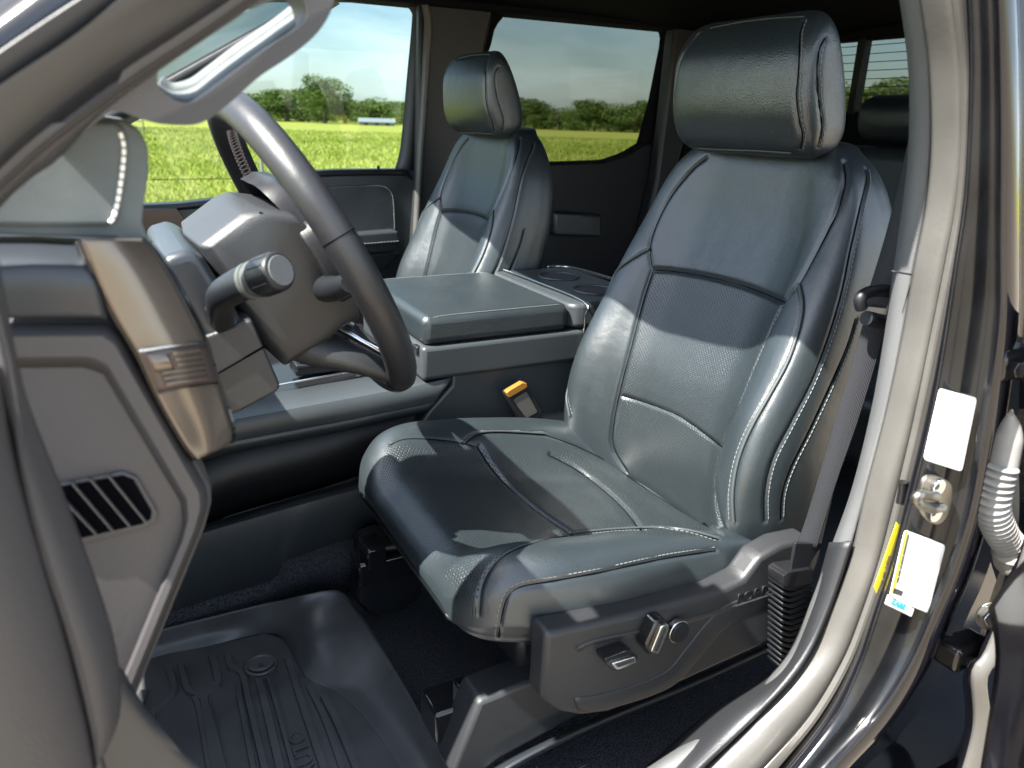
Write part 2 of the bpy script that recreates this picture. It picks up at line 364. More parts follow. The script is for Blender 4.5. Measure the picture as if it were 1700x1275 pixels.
# trees
leafm = bpy.data.materials.new('foliage'); leafm.use_nodes = True
_n = leafm.node_tree.nodes; _b = _n['Principled BSDF']; _b.inputs['Roughness'].default_value = .75; _b.inputs['Specular IOR Level'].default_value = .2
_a = _n.new('ShaderNodeAttribute'); _a.attribute_name = 'tint'; _r = _n.new('ShaderNodeValToRGB'); _r.color_ramp.elements[0].color = (.045, .075, .016, 1); _r.color_ramp.elements[1].color = (.17, .23, .045, 1)
leafm.node_tree.links.new(_a.outputs['Fac'], _r.inputs[0]); leafm.node_tree.links.new(_r.outputs[0], _b.inputs['Base Color'])
barkm = mat('bark', (.09, .07, .05), .9)
def crown_mesh(seed, wide, low):
    g = np.random.default_rng(seed); V = []; n_l = 16; tint = []
    lumps = []
    for i in range(n_l):
        a = g.random()*6.28; rr = g.random()**.5*.34*wide; z = low+(.92-low)*g.random()**1.25; k = 1-.75*max(0, (z-.55)/.45)
        lumps.append((rr*k*math.cos(a), rr*k*math.sin(a), z, .13+.10*g.random()))
    for (x, y, z, r_) in lumps:
        n = 620 if seed == 1 else 330; d = g.normal(size=(n, 3)); d /= np.linalg.norm(d, axis=1)[:, None]; rad = r_*(.55+.5*g.random(n)); c = d*rad[:, None]*np.array([1.1, 1.1, .85])+[x, y, z]
        s = .016+.018*g.random(n); u = g.normal(size=(n, 3)); u /= np.linalg.norm(u, axis=1)[:, None]; w = np.cross(u, d); w /= np.linalg.norm(w, axis=1)[:, None]+1e-9; u = np.cross(w, d)*.4+u*.6
        q = np.stack([c-u*s[:, None], c+w*s[:, None]*.8, c+u*s[:, None], c-w*s[:, None]*.8], 1); V.append(q.reshape(-1, 3)); tint.append(np.clip(g.random(n)*.7+.3*g.random(), 0, 1))
    V = np.concatenate(V); n = len(V)//4; me = bpy.data.meshes.new('crown'); me.from_pydata(V.tolist(), [], [[4*i, 4*i+1, 4*i+2, 4*i+3] for i in range(n)]); me.update()
    at_ = me.attributes.new('tint', 'FLOAT', 'FACE'); at_.data.foreach_set('value', np.concatenate(tint).astype(np.float32)); me.materials.append(leafm); return me
def trunk_mesh(seed):
    g = np.random.default_rng(seed+50); parts = []
    def limb(a, b, r1, r2):
        a, b = np.array(a), np.array(b); d = (b-a)/np.linalg.norm(b-a); s = np.cross(d, [1, .3, 0]); s /= np.linalg.norm(s); t = np.cross(d, s); v = []
        for e, r_ in ((a, r1), (b, r2)):
            for j in range(6): v.append(e+r_*(math.cos(j*1.047)*s+math.sin(j*1.047)*t))
        parts.append((v, [[j, (j+1) % 6, 6+(j+1) % 6, 6+j] for j in range(6)]))
    limb((0, 0, -.01), (.01, 0, .35), .03, .02); limb((.01, 0, .35), (0, .01, .8), .02, .006)
    for i in range(6):
        a = g.random()*6.28; z = .25+.4*g.random(); limb((.008, 0, z), (.25*math.cos(a), .25*math.sin(a), z+.2), .010, .003)
    V, F = join_meshes(parts); me = bpy.data.meshes.new('trunk'); me.from_pydata([tuple(p) for p in V], [], F); me.update(); me.materials.append(barkm); return me
protos = [(crown_mesh(s, w, lo), trunk_mesh(s)) for s, w, lo in ((1, 1.0, .16), (2, 1.35, .04), (3, 1.3, .04), (4, 1.1, .06), (5, 1.6, .03))]
def tree(px, toppy, dist, kind, wide, label, group=None, world=None):
    if world: x, y, h = world
    else:
        v = ray(px, 250); hd = math.hypot(v[0], v[1]); x, y = v[0]/hd*dist, v[1]/hd*dist
        lo_, hi_ = 0., 40.
        for _ in range(30):
            h = (lo_+hi_)/2
            if proj((x, y, h))[1] > toppy: lo_ = h
            else: hi_ = h
        h *= 1.06
    t = thing('field_tree', label, 'tree', (x, y, 0), group)
    for nme, me in zip(('crown', 'trunk'), protos[kind]):
        o = bpy.data.objects.new(nme, me); C.objects.link(o); o.parent = t
    wide = wide*(1.05 if kind == 0 else 1.9); t.scale = (h*wide, h*wide, h); t.rotation_euler.z = (px*1.7) % 6.28
G1 = 'trees seen through the clear front passenger window'; G2 = 'trees seen through the dark rear passenger window'
tree(542, 124, 150, 0, 1.25, 'big round tree standing tallest above the treeline, seen through the clear passenger window')
for px, ty, k, w, lab in ((425, 156, 1, 1.5, 'leftmost tree of the line in the clear window, next to the steering wheel'), (452, 150, 2, 1.4, 'bushy tree second from the left in the clear window'),
        (480, 153, 3, 1.5, 'tree just left of the big round tree, a little further off'), (505, 146, 1, 1.3, 'tree touching the left side of the big round tree'),
        (575, 163, 2, 1.4, 'low tree touching the right foot of the big round tree'), (604, 161, 4, 1.0, 'pale spreading tree behind the low white building'),
        (632, 168, 1, 1.4, 'low tree right of the white building'), (655, 166, 2, 1.3, 'last tree before the right edge of the clear window'), (690, 166, 4, 1.1, 'tree hidden behind the middle door pillar')):
    tree(px, ty, 165+(px*7 % 23), k, w, lab, G1)
for i, (px, ty, k, w) in enumerate(((868, 166, 3, 1.1), (886, 166, 1, 1.2), (905, 178, 2, 1.5), (925, 183, 4, 1.2), (945, 178, 1, 1.3), (965, 171, 3, 1.2), (985, 164, 0, 1.1), (1008, 172, 2, 1.4), (1030, 171, 1, 1.3), (1052, 176, 4, 1.1), (1070, 166, 0, 1.2), (1092, 165, 2, 1.3), (1120, 168, 1, 1.2))):
    o_ = ['first', 'second', 'third', 'fourth', 'fifth', 'sixth', 'seventh', 'eighth', 'ninth', 'tenth', 'eleventh', 'twelfth', 'thirteenth'][i]
    tree(px, ty, 150+(px*13 % 25), k, w, 'dim tree behind the dark rear side glass, %s from the passenger headrest' % o_, G2)
for px, ty, k, w, lab in ((1375, 142, 2, 1.3, 'tree in the back window, hidden by the driver headrest'), (1396, 136, 1, 1.2, 'tree in the left pane of the back window'), (1440, 138, 0, 1.2, 'tree in the right pane of the back window, above the rear headrest'), (1470, 142, 2, 1.2, 'lower tree at the right of the back window'), (1500, 140, 3, 1.2, 'tree at the far edge of the back window beside the pillar')):
    tree(px, ty, 110, k, w, lab, 'trees seen through the back window')
for i in range(5):
    a = R(-62+12*i); tree(0, 0, 0, i % 5, 1.3, 'treeline tree far ahead of the truck, number %d' % (i+1) if False else ['far treeline tree ahead of the truck beyond the windshield']*5 and 'far treeline tree ahead of the truck beyond the windshield', 'trees ahead of the truck', world=(190*math.sin(a), 190*math.cos(a), 7+i % 3))

for i, px in enumerate(list(range(405, 700, 24))+list(range(862, 1130, 26))):
    tree(px, (170 if px < 750 else 182)+(i*5 % 7), 205, (i*3 % 4)+1, 1.35, 'tree of the low far row closing the gaps behind the nearer pasture trees', 'low far row of trees')
# low white farm building
def P2(px, py, d):
    v = ray(px, py); hd = math.hypot(v[0], v[1]); return CP+v*(d/hd)
a, b = P2(596, 203, 140), P2(655, 203, 140)
bt = thing('farm_building', 'low long white farm building in front of the trees, seen through the clear passenger window', 'building', ((a[0]+b[0])/2, (a[1]+b[1])/2, 0))
wm = mat('white_siding', (.27, .27, .26), .7); rm = mat('metal_roof', (.25, .26, .26), .4)
d = (b-a); d[2] = 0; d /= np.linalg.norm(d); q = np.array([-d[1], d[0], 0]); A_, B_ = a.copy(), b.copy(); A_[2] = B_[2] = 0
def q3(s, t, z): return A_+(B_-A_)*s+q*t+np.array([0, 0, z])
prism('wall', [q3(0, 0, 0), q3(1, 0, 0), q3(1, 5, 0), q3(0, 5, 0)], (0, 0, .55), wm, bt, smooth=False)
MO('roof', [q3(-.03, -.3, 0.56), q3(1.03, -.3, 0.56), q3(1.03, 2.5, 1.2), q3(-.03, 2.5, 1.2), q3(1.03, 5.3, 0.56), q3(-.03, 5.3, 0.56)], [[0, 1, 2, 3], [3, 2, 4, 5], [0, 3, 5], [1, 4, 2]], rm, bt, smooth=False)
for s in (.2, .5, .8): prism('doorway', [q3(s-.05, -.02, 0), q3(s+.05, -.02, 0), q3(s+.05, -.06, 0), q3(s-.05, -.06, 0)], (0, 0, .4), M['ink'], bt, smooth=False)

# wire fence along the pasture and pipe fence further left
wf = thing('wire_fence', 'thin wire fence with thin wooden posts along the near edge of the pasture', 'fence', (0, 12, 0))
post_m = mat('weathered_post', (.30, .27, .22), .9)
for x in np.arange(-4, 7)*4.6+at(433, 270, Y=12)[0]:
    x = float(x); tube('post', [(x, 12, -.05), (x+.02, 12, .55), (x+.01, 12.01, 1.0)], [.032, .030, .027], post_m, wf, k=8)
for z in (.72, .26):
    P_ = []
    for x in np.arange(-18, 30, 1.15): P_.append((x, 11.955, z+.012*math.sin(x*1.366)))
    tube('wire', P_, .007, M['rubber_dark'], wf, k=5)
pf = thing('pipe_fence', 'pale pipe rail fence far across the pasture, left of the dash top', 'fence', tuple(P2(150, 200, 60)*np.array([1, 1, 0])))
a, b = P2(60, 180, 62), P2(235, 184, 60); 
for t in np.linspace(0, 1, 9):
    p = a+(b-a)*t; tube('post', [(p[0], p[1], -.05), (p[0], p[1], 1.35)], .05, M['boot'], pf, k=6)
for z in (1.3, .85, .4): tube('rail', [(a[0], a[1], z), (b[0], b[1], z)], .04, M['boot'], pf, k=6)

# ================================================================== TRUCK CAB
cab = thing('truck_cab', 'black pickup truck cab with both driver side doors open', 'truck', (0.6, 1.27, 0))
FZ = .855
prism('floor_carpet', [(-.55, .56, FZ), (2.0, .56, FZ), (2.0, 2.1, FZ), (-.55, 2.1, FZ)], (0, 0, -.03), M['carpet'], cab, smooth=False)
# roof shell + headliner
xs = [.46, .55, .8, 1.3, 1.8, 2.02]; zs = [1.925, 1.965, 1.985, 1.985, 1.965, 1.93]
def roofline(off, y0, y1, ins=0):
    return [[(x, y, z+off-(.05 if k in (0, 4) else .012 if k in (1, 3) else 0)) for x, z in zip(xs, zs)] for k, y in enumerate(np.linspace(y0, y1, 5))]
strips('headliner', roofline(0, .53, 2.05), M['headliner'], cab, n=30, thick=.01)
strips('roof_panel', roofline(.035, .47, 2.09), M['paint'], cab, n=30, thick=.004)
# firewall and rear wall, window opening
prism('rear_wall', [(2.0, .50, FZ), (2.0, 2.06, FZ), (2.0, 2.06, 1.70), (2.0, .50, 1.70)], (.03, 0, 0), M['headliner'], cab)
prism('rear_wall_top', [(2.0, .52, 1.893), (2.0, 2.04, 1.893), (2.0, 2.04, 1.98), (2.0, .52, 1.98)], (.03, 0, 0), M['headliner'], cab)
for nm, x0, x1 in (('a', 1385, 1), ):
    pass
def bx_px(l, r_, X):    # y range of two pixels on plane X
    return at(l, 110, X=X)[1], at(r_, 110, X=X)[1]
XB = 2.0
y0a, y1a = at(1419, 100, X=XB)[1], at(1428, 100, X=XB)[1]
prism('window_divider', [(XB-.002, y0a, 1.69), (XB-.002, y1a-.01, 1.69), (XB-.002, y1a-.01, 1.90), (XB-.002, y0a, 1.90)], (.03, 0, 0), M['plastic_dark'], cab, bw=.004)
y2 = at(1378, 100, X=XB)[1]
prism('rear_corner_trim', [(XB-.003, 1.80, 1.6), (XB-.003, 2.06, 1.6), (XB-.003, 2.06, 1.97), (XB-.003, 1.80, 1.97)], (.03, 0, 0), M['headliner'], cab)
gb = MO('back_window', [(XB+.02, .5, 1.68), (XB+.02, 2.06, 1.68), (XB+.02, 2.06, 1.96), (XB+.02, .5, 1.96)], [[0, 1, 2, 3]], M['glass_dark'], cab, smooth=False)
parts = []
for i in range(9):
    z = 1.70+i*.0225; parts.append(bar_vf((XB+.015, .55, z), (XB+.015, 1.98, z), .0022, .001, (-1, 0, 0)))
V, F = join_meshes(parts); MO('defroster_lines', V, F, M['ink'], gb, smooth=False)
# windshield, its header, cowl, passenger A pillar
hx, hz = .47, 1.915
def wsx(s, y):  # s 0 base .. 1 header
    return np.array([.06*max(0, (y-1.0)/1.06)-.42+(hx+.42)*s-.10*(1-((y-1.27)/.8)**2)*(1-s)-.06*(1-((y-1.27)/.8)**2), y, 1.40+(hz-1.40)*s])
strips('windshield', [[wsx(s, y) for s in np.linspace(0, 1, 8)] for y in np.linspace(.55, 2.08, 9)], M['glass_wind'], cab, n=12, thick=0)
strips('windshield_header', [[wsx(s, y)+np.array([0, 0, dz]) for y in np.linspace(.44, 2.10, 9)] for s, dz in ((.93, -.002), (.97, -.010), (1.05, -.0)) ], M['headliner'], cab, n=20, thick=.012)
prism('firewall', [(-.5, .44, FZ-.02), (-.5, 2.1, FZ-.02), (-.5, 2.1, 1.38), (-.5, .44, 1.38)], (-.03, 0, 0), M['plastic_dark'], cab)
for nm, Ya in (('far_windshield_pillar', 2.06),):
    strips(nm, [[wsx(s, Ya+dy)+np.array([dx, 0, dz]) for s in np.linspace(0, 1.03, 8)] for dy, dx, dz in ((-.02, .0, .0), (-.01, .018, -.012), (.03, .03, -.02))], M['plastic'], cab, n=16, thick=.02)

# ---- near windshield pillar (driver side), outside to inside
YA = .50
def rib2(name, la, lb, Ya, Yb, bulge, m, out=(0, -1, 0), parent=cab, **k):
    return ribbon(name, AT(la, Y=Ya), AT(lb, Y=Yb), bulge, m, parent, out=out, **k)
dn = np.array([-.35, -.75, .55]); dn /= np.linalg.norm(dn)
rib2('outer_pillar_panel', [(-260, 170), (0, -20), (150, -130), (330, -260)], [(-260, 270), (0, 92), (140, 0), (330, -120)], .485, .465, .012, M['gloss'], out=(-.2, -1, -.35))
rib2('door_seal', [(-260, 280), (0, 95), (140, 2), (330, -118)], [(-260, 345), (0, 160), (190, 28), (360, -90)], .455, .46, .008, M['rubber_dark'], out=dn)
rib2('pillar_flange', [(-260, 345), (0, 160), (190, 28), (360, -90)], [(-260, 355), (0, 172), (190, 40), (360, -80)], .462, .466, .002, M['rubber_dark'], out=dn)
rib2('windshield_pillar_seal', [(-260, 372), (0, 176), (140, 84), (235, 0), (400, -118)], [(-260, 560), (0, 288), (170, 148), (330, 42), (392, 0), (520, -90)], .462, .470, .020, M['seal_blue'], out=dn)
rib2('pillar_trim_edge', [(-260, 570), (0, 292), (170, 152), (330, 46), (396, 0), (520, -86)], [(-260, 600), (0, 318), (176, 172), (340, 60), (424, 0), (540, -76)], .472, .478, .004, M['plastic_dash'], out=dn)
# trim with grab handle: lower skirt
tp = [(-240, 640), (0, 322), (180, 176), (345, 62), (430, 4), (545, -72)]
bt_ = [(-200, 640), (0, 338), (30, 322), (170, 212), (182, 186), (250, 192), (560, -20)]
strips('pillar_trim', [AT([(-240, 600), (0, 320), (176, 174), (342, 62), (426, 2), (545, -74)], Y=.480), AT([(-240, 650), (0, 345), (100, 262), (176, 182), (342, 64), (428, 6), (545, -70)], Y=.497)], M['plastic_dash'], cab, n=30, thick=.010, curve=True)
def poly_at(name, pts, Y, dy, m, parent, bw=.004, r_=.0, bs=3):
    P = AT(pts, Y=Y)
    if r_: P = rnd(P, r_, 5)
    return prism(name, P, (0, dy, 0), m, parent, bw=bw, bs=bs)
# handle base plate with its opening: an outer loop and an inner loop, bridged
outer = [(96, 258), (182, 188), (230, 196), (262, 205), (300, 208), (328, 206), (352, 194), (385, 168), (430, 128), (478, 96), (520, 62), (545, 28), (558, -10), (570, -60), (470, -75), (424, 4), (345, 62), (250, 122), (182, 176), (120, 224)]
inner = [(262, 122), (262, 138), (268, 150), (285, 163), (302, 170), (318, 170), (336, 160), (400, 112), (452, 74), (490, 50), (508, 32), (508, 10), (496, -10), (486, -16), (470, -10), (445, 0), (395, 22), (330, 62), (290, 86), (270, 102)]
def plate(name, outer, inner, Yo, depth, m, parent, n=110, bw=.006):
    """flat plate with an opening: both outlines triangle-filled, then walls; everything bevelled"""
    O = resample(list(cr(outer, 8, True))+[np.array(outer[0], float)], n+1)[:-1]; I = resample(list(cr(inner, 8, True))+[np.array(inner[0], float)], n+1)[:-1]
    bm = bmesh.new(); loops = []
    for lp in (O, I):
        vs = [bm.verts.new(tuple(at(*p, Y=Yo))) for p in lp]; loops.append(vs)
        for i in range(n): bm.edges.new((vs[i], vs[(i+1) % n]))
    bmesh.ops.triangle_fill(bm, use_beauty=True, use_dissolve=False, edges=list(bm.edges))
    g = bmesh.ops.extrude_face_region(bm, geom=list(bm.faces)); vs = [e for e in g['geom'] if isinstance(e, bmesh.types.BMVert)]
    bmesh.ops.translate(bm, vec=(0, depth, 0), verts=vs)
    bmesh.ops.recalc_face_normals(bm, faces=bm.faces); me = bpy.data.meshes.new(name); bm.to_mesh(me); bm.free()
    o = link(name, me, m, parent); sharp(o, 40); bev(o, bw, 4, 50); return o
gh = plate('grab_handle', outer, inner, .500, .035, M['plastic_dash'], cab)
strips('grip_face', [AT([(262, 150), (283, 168), (318, 180), (345, 166), (400, 122), (470, 70), (518, 36), (522, -10)], Y=.508), AT([(262, 136), (288, 150), (322, 142), (352, 118), (398, 84), (452, 46), (492, 14), (498, -20)], Y=.548)], M['fabric_top'], gh, n=40, thick=.006)
bar = AT([(500, -20), (502, 12), (458, 50), (402, 88), (355, 124), (322, 147), (286, 154), (262, 140)], Y=.552)
tube('grip_bar', cr(bar, 6), .006, M['fabric_top'], gh, k=14)

# ---- front lower body: seal and inner kick trim along the front of the door opening (closest to the lens)
rib2('front_opening_seal', [(-60, 330), (0, 560), (16, 640), (30, 760), (60, 900), (110, 1060), (180, 1330)], [(-20, 330), (22, 560), (45, 660), (75, 740), (130, 880), (182, 1030), (200, 1130), (196, 1190), (150, 1250), (90, 1330)], .40, .42, .020, M['plastic_dash'], n=50)
rib2('front_flange', [(-90, 300), (-10, 480), (0, 560), (10, 690), (-20, 760)], [(-70, 300), (4, 470), (20, 600), (34, 690), (20, 740)], .43, .435, .003, M['rubber'])
rib2('cowl_side_trim', [(-200, 600), (-160, 800), (-120, 1100), (-60, 1400)], [(10, 600), (35, 760), (120, 1060), (200, 1400)], .36, .40, .02, M['plastic_dash'])
rib2('front_sill_trim', [(196, 1120), (150, 1200), (90, 1290), (40, 1400)], [(232, 1178), (330, 1272), (380, 1330), (420, 1400)], .43, .46, .018, M['plastic_soft'], out=(0, -.3, 1))

# ---- sill and centre pillar, inner to outer
trim_in = [(1486, -40), (1496, 20), (1508, 120), (1508, 240), (1498, 340), (1482, 450), (1467, 560), (1446, 680), (1414, 810), (1380, 905), (1345, 1000), (1306, 1090), (1215, 1180), (1110, 1250), (1000, 1320)]
trim_out = [(1518, -40), (1529, 30), (1541, 120), (1544, 240), (1535, 340), (1515, 440), (1494, 560), (1466, 690), (1434, 810), (1408, 920), (1372, 1010), (1325, 1095), (1240, 1195), (1165, 1262), (1060, 1340)]
strips('centre_pillar_trim', [AT(trim_in, Y=.52), AT([(a*.75+c*.25, b*.75+d*.25) for (a, b), (c, d) in zip(trim_in, trim_out)], Y=.485), AT(trim_out, Y=.468)], M['plastic_light'], cab, n=60, thick=.006, sub=4)
strips('sill_scuff_trim', [AT([(1376, 900), (1345, 1000), (1290, 1108), (1177, 1182), (1070, 1275), (1010, 1330)], Y=.54),
    AT([(1388, 900), (1352, 1012), (1306, 1108), (1215, 1190), (1126, 1275), (1070, 1330)], Y=.470),
    AT([(1412, 900), (1372, 1012), (1328, 1095), (1246, 1195), (1168, 1266), (1090, 1340)], Y=.450)], M['plastic'], cab, n=50, thick=.006, sub=5)
strips('pillar_seam', [AT([(1482, 449), (1516, 455)], Y=.4655), AT([(1482, 452), (1516, 458)], Y=.4655)], M['ink'], cab, n=4, thick=.001)
ws_in = [(1520, -40), (1531, 30), (1543, 120), (1546, 240), (1537, 340), (1517, 440), (1496, 560), (1468, 690), (1437, 810), (1412, 920), (1378, 1010), (1340, 1090), (1258, 1190), (1170, 1275), (1100, 1335)]
ws_out = [(1572, -40), (1578, 30), (1587, 120), (1590, 240), (1582, 340), (1564, 440), (1540, 560), (1514, 690), (1486, 810), (1458, 920), (1428, 1013), (1395, 1095), (1338, 1190), (1262, 1275), (1215, 1330)]
rib2('door_opening_seal', ws_in, ws_out, .455, .435, .014, M['rubber'], out=(-.35, -.9, .1), n=90, k=13)
lip_out = [(1594, -40), (1598, 30), (1604, 120), (1602, 240), (1594, 340), (1578, 440), (1556, 560), (1528, 690), (1500, 810), (1474, 920), (1444, 1013), (1412, 1100), (1360, 1190), (1292, 1275), (1240, 1340)]
rib2('seal_lip', ws_out, lip_out, .432, .425, .004, M['rubber'], out=(-.35, -.9, .1), n=90, k=5)
br_out = [(1606, -40), (1610, 30), (1612, 120), (1608, 240), (1601, 340), (1586, 440), (1568, 560), (1545, 690), (1516, 810), (1487, 920), (1457, 1013), (1428, 1100), (1386, 1190), (1322, 1275), (1265, 1345)]
strips('jamb_step', [AT(lip_out, Y=.426), AT(br_out, Y=.385)], M['paint'], cab, n=90, thick=.004)
j_out = [(1652, -40), (1655, 30), (1657, 120), (1658, 240), (1657, 400), (1656, 525), (1642, 640), (1628, 730), (1606, 850), (1575, 950), (1548, 1010), (1508, 1100), (1450, 1190), (1372, 1275), (1320, 1335)]
jl = [[(a*(1-t)+c*t, b*(1-t)+d*t) for (a, b), (c, d) in zip(br_out, j_out)] for t in (0, .06, .5, .92, 1)]
strips('painted_jamb', [AT(jl[0], Y=.385), AT(jl[1], Y=.378), AT(jl[2], Y=.375), AT(jl[3], Y=.372), AT(jl[4], Y=.362)], M['paint_dusty'], cab, n=90, thick=.004)
jo2 = [(x+8, y+2) for x, y in j_out]
strips('jamb_edge', [AT(j_out, Y=.362), AT([(x+5, y+1) for x, y in j_out], Y=.356), AT([(x+9, y+2) for x, y in j_out], Y=.366)], M['paint'], cab, n=90, thick=.003, sub=4)
strips('pillar_return', [AT([(x+9, y+2) for x, y in j_out], Y=.366), AT([(x+60, y+10) for x, y in j_out], Y=.44)], M['paint'], cab, n=90, thick=.004)
prism('rear_opening_frame', AT([(1664, -60), (1800, -60), (1800, 560), (1700, 560), (1664, 540), (1666, 250)], Y=.42), (0, .03, 0), M['paint_dusty'], cab)
# body between the pillar and the rear door, rear sill
prism('rear_opening_body', [(.86, .47, .88), (1.05, .47, .88), (1.05, .47, 1.0), (.90, .47, 1.2), (.90, .47, 1.9), (.84, .47, 1.93), (.80, .47, 1.2)], (0, .05, 0), M['paint'], cab)
prism('rear_side_wall', [(1.72, .46, .85), (2.03, .46, .85), (2.03, .50, 1.97), (1.80, .50, 1.97), (1.70, .46, 1.5)], (0, .04, 0), M['headliner'], cab)
box('rocker_panel', (.75, .43, .86), (2.4, .12, .16), M['paint'], cab, bw=.02, bs=4)

prism('front_fender', [(-1.6, .27, .55), (-.42, .27, .55), (-.42, .27, 1.30), (-1.6, .30, 1.22)], (0, .16, 0), M['paint'], cab, bw=.03, bs=4)
prism('hinge_pillar', [(-.46, .45, .80), (-.12, .45, .80), (-.12, .45, 1.36), (-.46, .45, 1.36)], (0, .06, 0), M['paint'], cab, bw=.01)
strips('hood', [[(-1.7, y, 1.24-.04*abs((y-1.27)/.9)**2), (-1.1, y, 1.34-.04*abs((y-1.27)/.9)**2), (-.50, y, 1.39-.04*abs((y-1.27)/.9)**2)] for y in (.40, .8, 1.27, 1.74, 2.14)], M['paint'], cab, n=16, thick=.01)
# labels and striker on the jamb
YJ = .3705
def lab(name, pts, m, parent=cab, Y=YJ, **k): return prism(name, rnd(AT(pts, Y=Y), .07, 3), (0, .0008, 0), m, parent, smooth=False)
l1 = lab('blank_label', [(1561, 645), (1622, 661), (1597, 783), (1534, 763)], M['label'])
l2 = lab('tire_information_label', [(1503, 880), (1570, 905), (1541, 1018), (1477, 992)], M['label'])
l3 = lab('alarm_sticker', [(1475, 988), (1518, 1011), (1513, 1024), (1470, 1003)], M['label'])
exj = at(1518, 1005, Y=YJ)-at(1476, 988, Y=YJ); eyj = at(1476, 988, Y=YJ)-at(1469, 1006, Y=YJ)
text('lettering', 'KARR', at(1478.5, 1003, Y=YJ-.0006), at(1507, 1016, Y=YJ)-at(1478.5, 1003, Y=YJ), eyj, .0078, M['teal_ink'], l3, bold=.0002, sx=1.35)
exl = at(1503, 880, Y=YJ)-at(1477, 992, Y=YJ); eyl = -(at(1570, 905, Y=YJ)-at(1503, 880, Y=YJ))
text('lettering', 'TIRE AND LOADING INFORMATION', at(1491, 968, Y=YJ-.0006), exl, eyl, .0031, M['ink'], l2, bold=.0001)
for i in range(4):
    lab('printed_block', [(1528+i*6.5, 912+i*2.5), (1532+i*6.5, 913.5+i*2.5), (1527+i*6.5, 934+i*2.5), (1523+i*6.5, 932.5+i*2.5)], M['ink_gold'], l2, Y=YJ-.0005)
lab('yellow_band', [(1504, 882), (1507, 883), (1484, 985), (1480, 983)], M['yellow'], l2, Y=YJ-.0005)
lab('logo_mark', [(1484, 976), (1500, 982), (1497, 990), (1482, 985)], M['ink'], l2, Y=YJ-.0005)
ys = prism('yellow_warning_strip', AT([(1489, 868), (1493, 872), (1470, 950), (1455, 985), (1452, 975), (1466, 935)], Y=.4065), (0, .0008, 0), M['yellow'], cab, smooth=False)
text('lettering', 'TIRE AND LOADING', at(1464, 972, Y=.4055), at(1489, 868, Y=.4)-at(1462, 965, Y=.4), (-1, 0, 0), .0036, M['ink'], ys)
st = prism('striker_plate', cr(AT([(1535, 798), (1548, 790), (1572, 797), (1582, 812), (1576, 850), (1562, 870), (1545, 868), (1528, 850), (1527, 830)], Y=.368), 5, True), (0, .004, 0), M['steel'], cab, bw=.001)
tube('striker_loop', cr(AT([(1556, 824), (1540, 822)], Y=.364)+AT([(1527, 821), (1520, 829), (1527, 836)], Y=.345)+AT([(1545, 845), (1566, 842)], Y=.364), 6), .0042, M['steel'], st, k=10)
def disc(name, c, nrm, r_, h, m, parent, k=24, bw=.0008):
    c = np.array(c, float); nrm = np.array(nrm, float)/np.linalg.norm(nrm); s = np.cross(nrm, [0, 0, 1.]); s /= np.linalg.norm(s); t = np.cross(nrm, s)
    return prism(name, [c+r_*(math.cos(a)*s+math.sin(a)*t) for a in np.linspace(0, 2*math.pi, k, endpoint=False)], nrm*h, m, parent, bw=bw)
for q in ((1556, 808), (1551, 852)):
    s_ = disc('screw', at(*q, Y=.368), (0, -1, 0), .008, .003, M['chrome'], st); disc('torx_socket', at(*q, Y=.3648), (0, -1, 0), .0033, .0003, M['ink'], s_, k=6, bw=0)
poly_at('striker_hole', [(1534, 842), (1560, 846), (1556, 864), (1540, 862)], .3675, .001, M['ink'], st, bw=0, r_=.2)
# door check bolt on the seal side
tube('seal_clip', AT([(1499, 800), (1498, 815), (1494, 835)], Y=.418), .004, M['gloss'], cab)

# dome lamp and coat hook on the headliner
dl = prism('dome_lamp', cr([(1.05, 1.16, 1.955), (1.25, 1.16, 1.955), (1.25, 1.38, 1.955), (1.05, 1.38, 1.955)], 6, True), (0, 0, .02), M['boot'], cab, bw=.004)
tube('coat_hook', cr(AT([(990, 2), (996, 14), (1004, 14), (1008, 4)], Y=2.0), 5), .004, M['chrome'], cab)

# far side: centre pillar and rear pillar trim, door sill body
poly_at('far_centre_pillar_trim', [(698, -60), (822, -60), (818, 26), (806, 80), (800, 160), (790, 240), (760, 300), (740, 480), (668, 480), (684, 400), (692, 285)], 2.06, .03, M['plastic'], cab, bw=.008)
strips('far_door_seal', [AT([(690, -30), (700, 10), (704, 30), (700, 120), (690, 290), (684, 420)], Y=2.05), AT([(698, -30), (712, 10), (718, 40), (712, 120), (700, 290), (692, 420)], Y=2.04)], M['rubber'], cab, n=24, thick=.01)
poly_at('far_rear_pillar_trim', [(1122, 40), (1190, 40), (1130, 260), (1090, 420), (1062, 420), (1090, 300), (1108, 160)], 2.04, .05, M['plastic'], cab, bw=.01)
prism('far_body_side', [(.85, 2.14, .8), (2.03, 2.14, .8), (2.03, 2.14, 1.28), (.85, 2.14, 1.28)], (0, .03, 0), M['headliner'], cab)
prism('far_rear_side', [(1.72, 2.10, 1.2), (2.03, 2.10, 1.2), (2.03, 2.06, 1.98), (1.72, 2.06, 1.98)], (0, .03, 0), M['headliner'], cab)
prism('far_roof_rail', [(.50, 2.035, 1.922), (1.85, 2.035, 1.922), (1.85, 2.035, 2.0), (.50, 2.035, 2.0)], (0, .11, 0), M['headliner'], cab, bw=.01)
prism('near_roof_rail', [(.50, .50, 1.925), (1.9, .50, 1.925), (1.9, .46, 2.0), (.50, .46, 2.0)], (0, .05, 0), M['headliner'], cab, bw=.01)

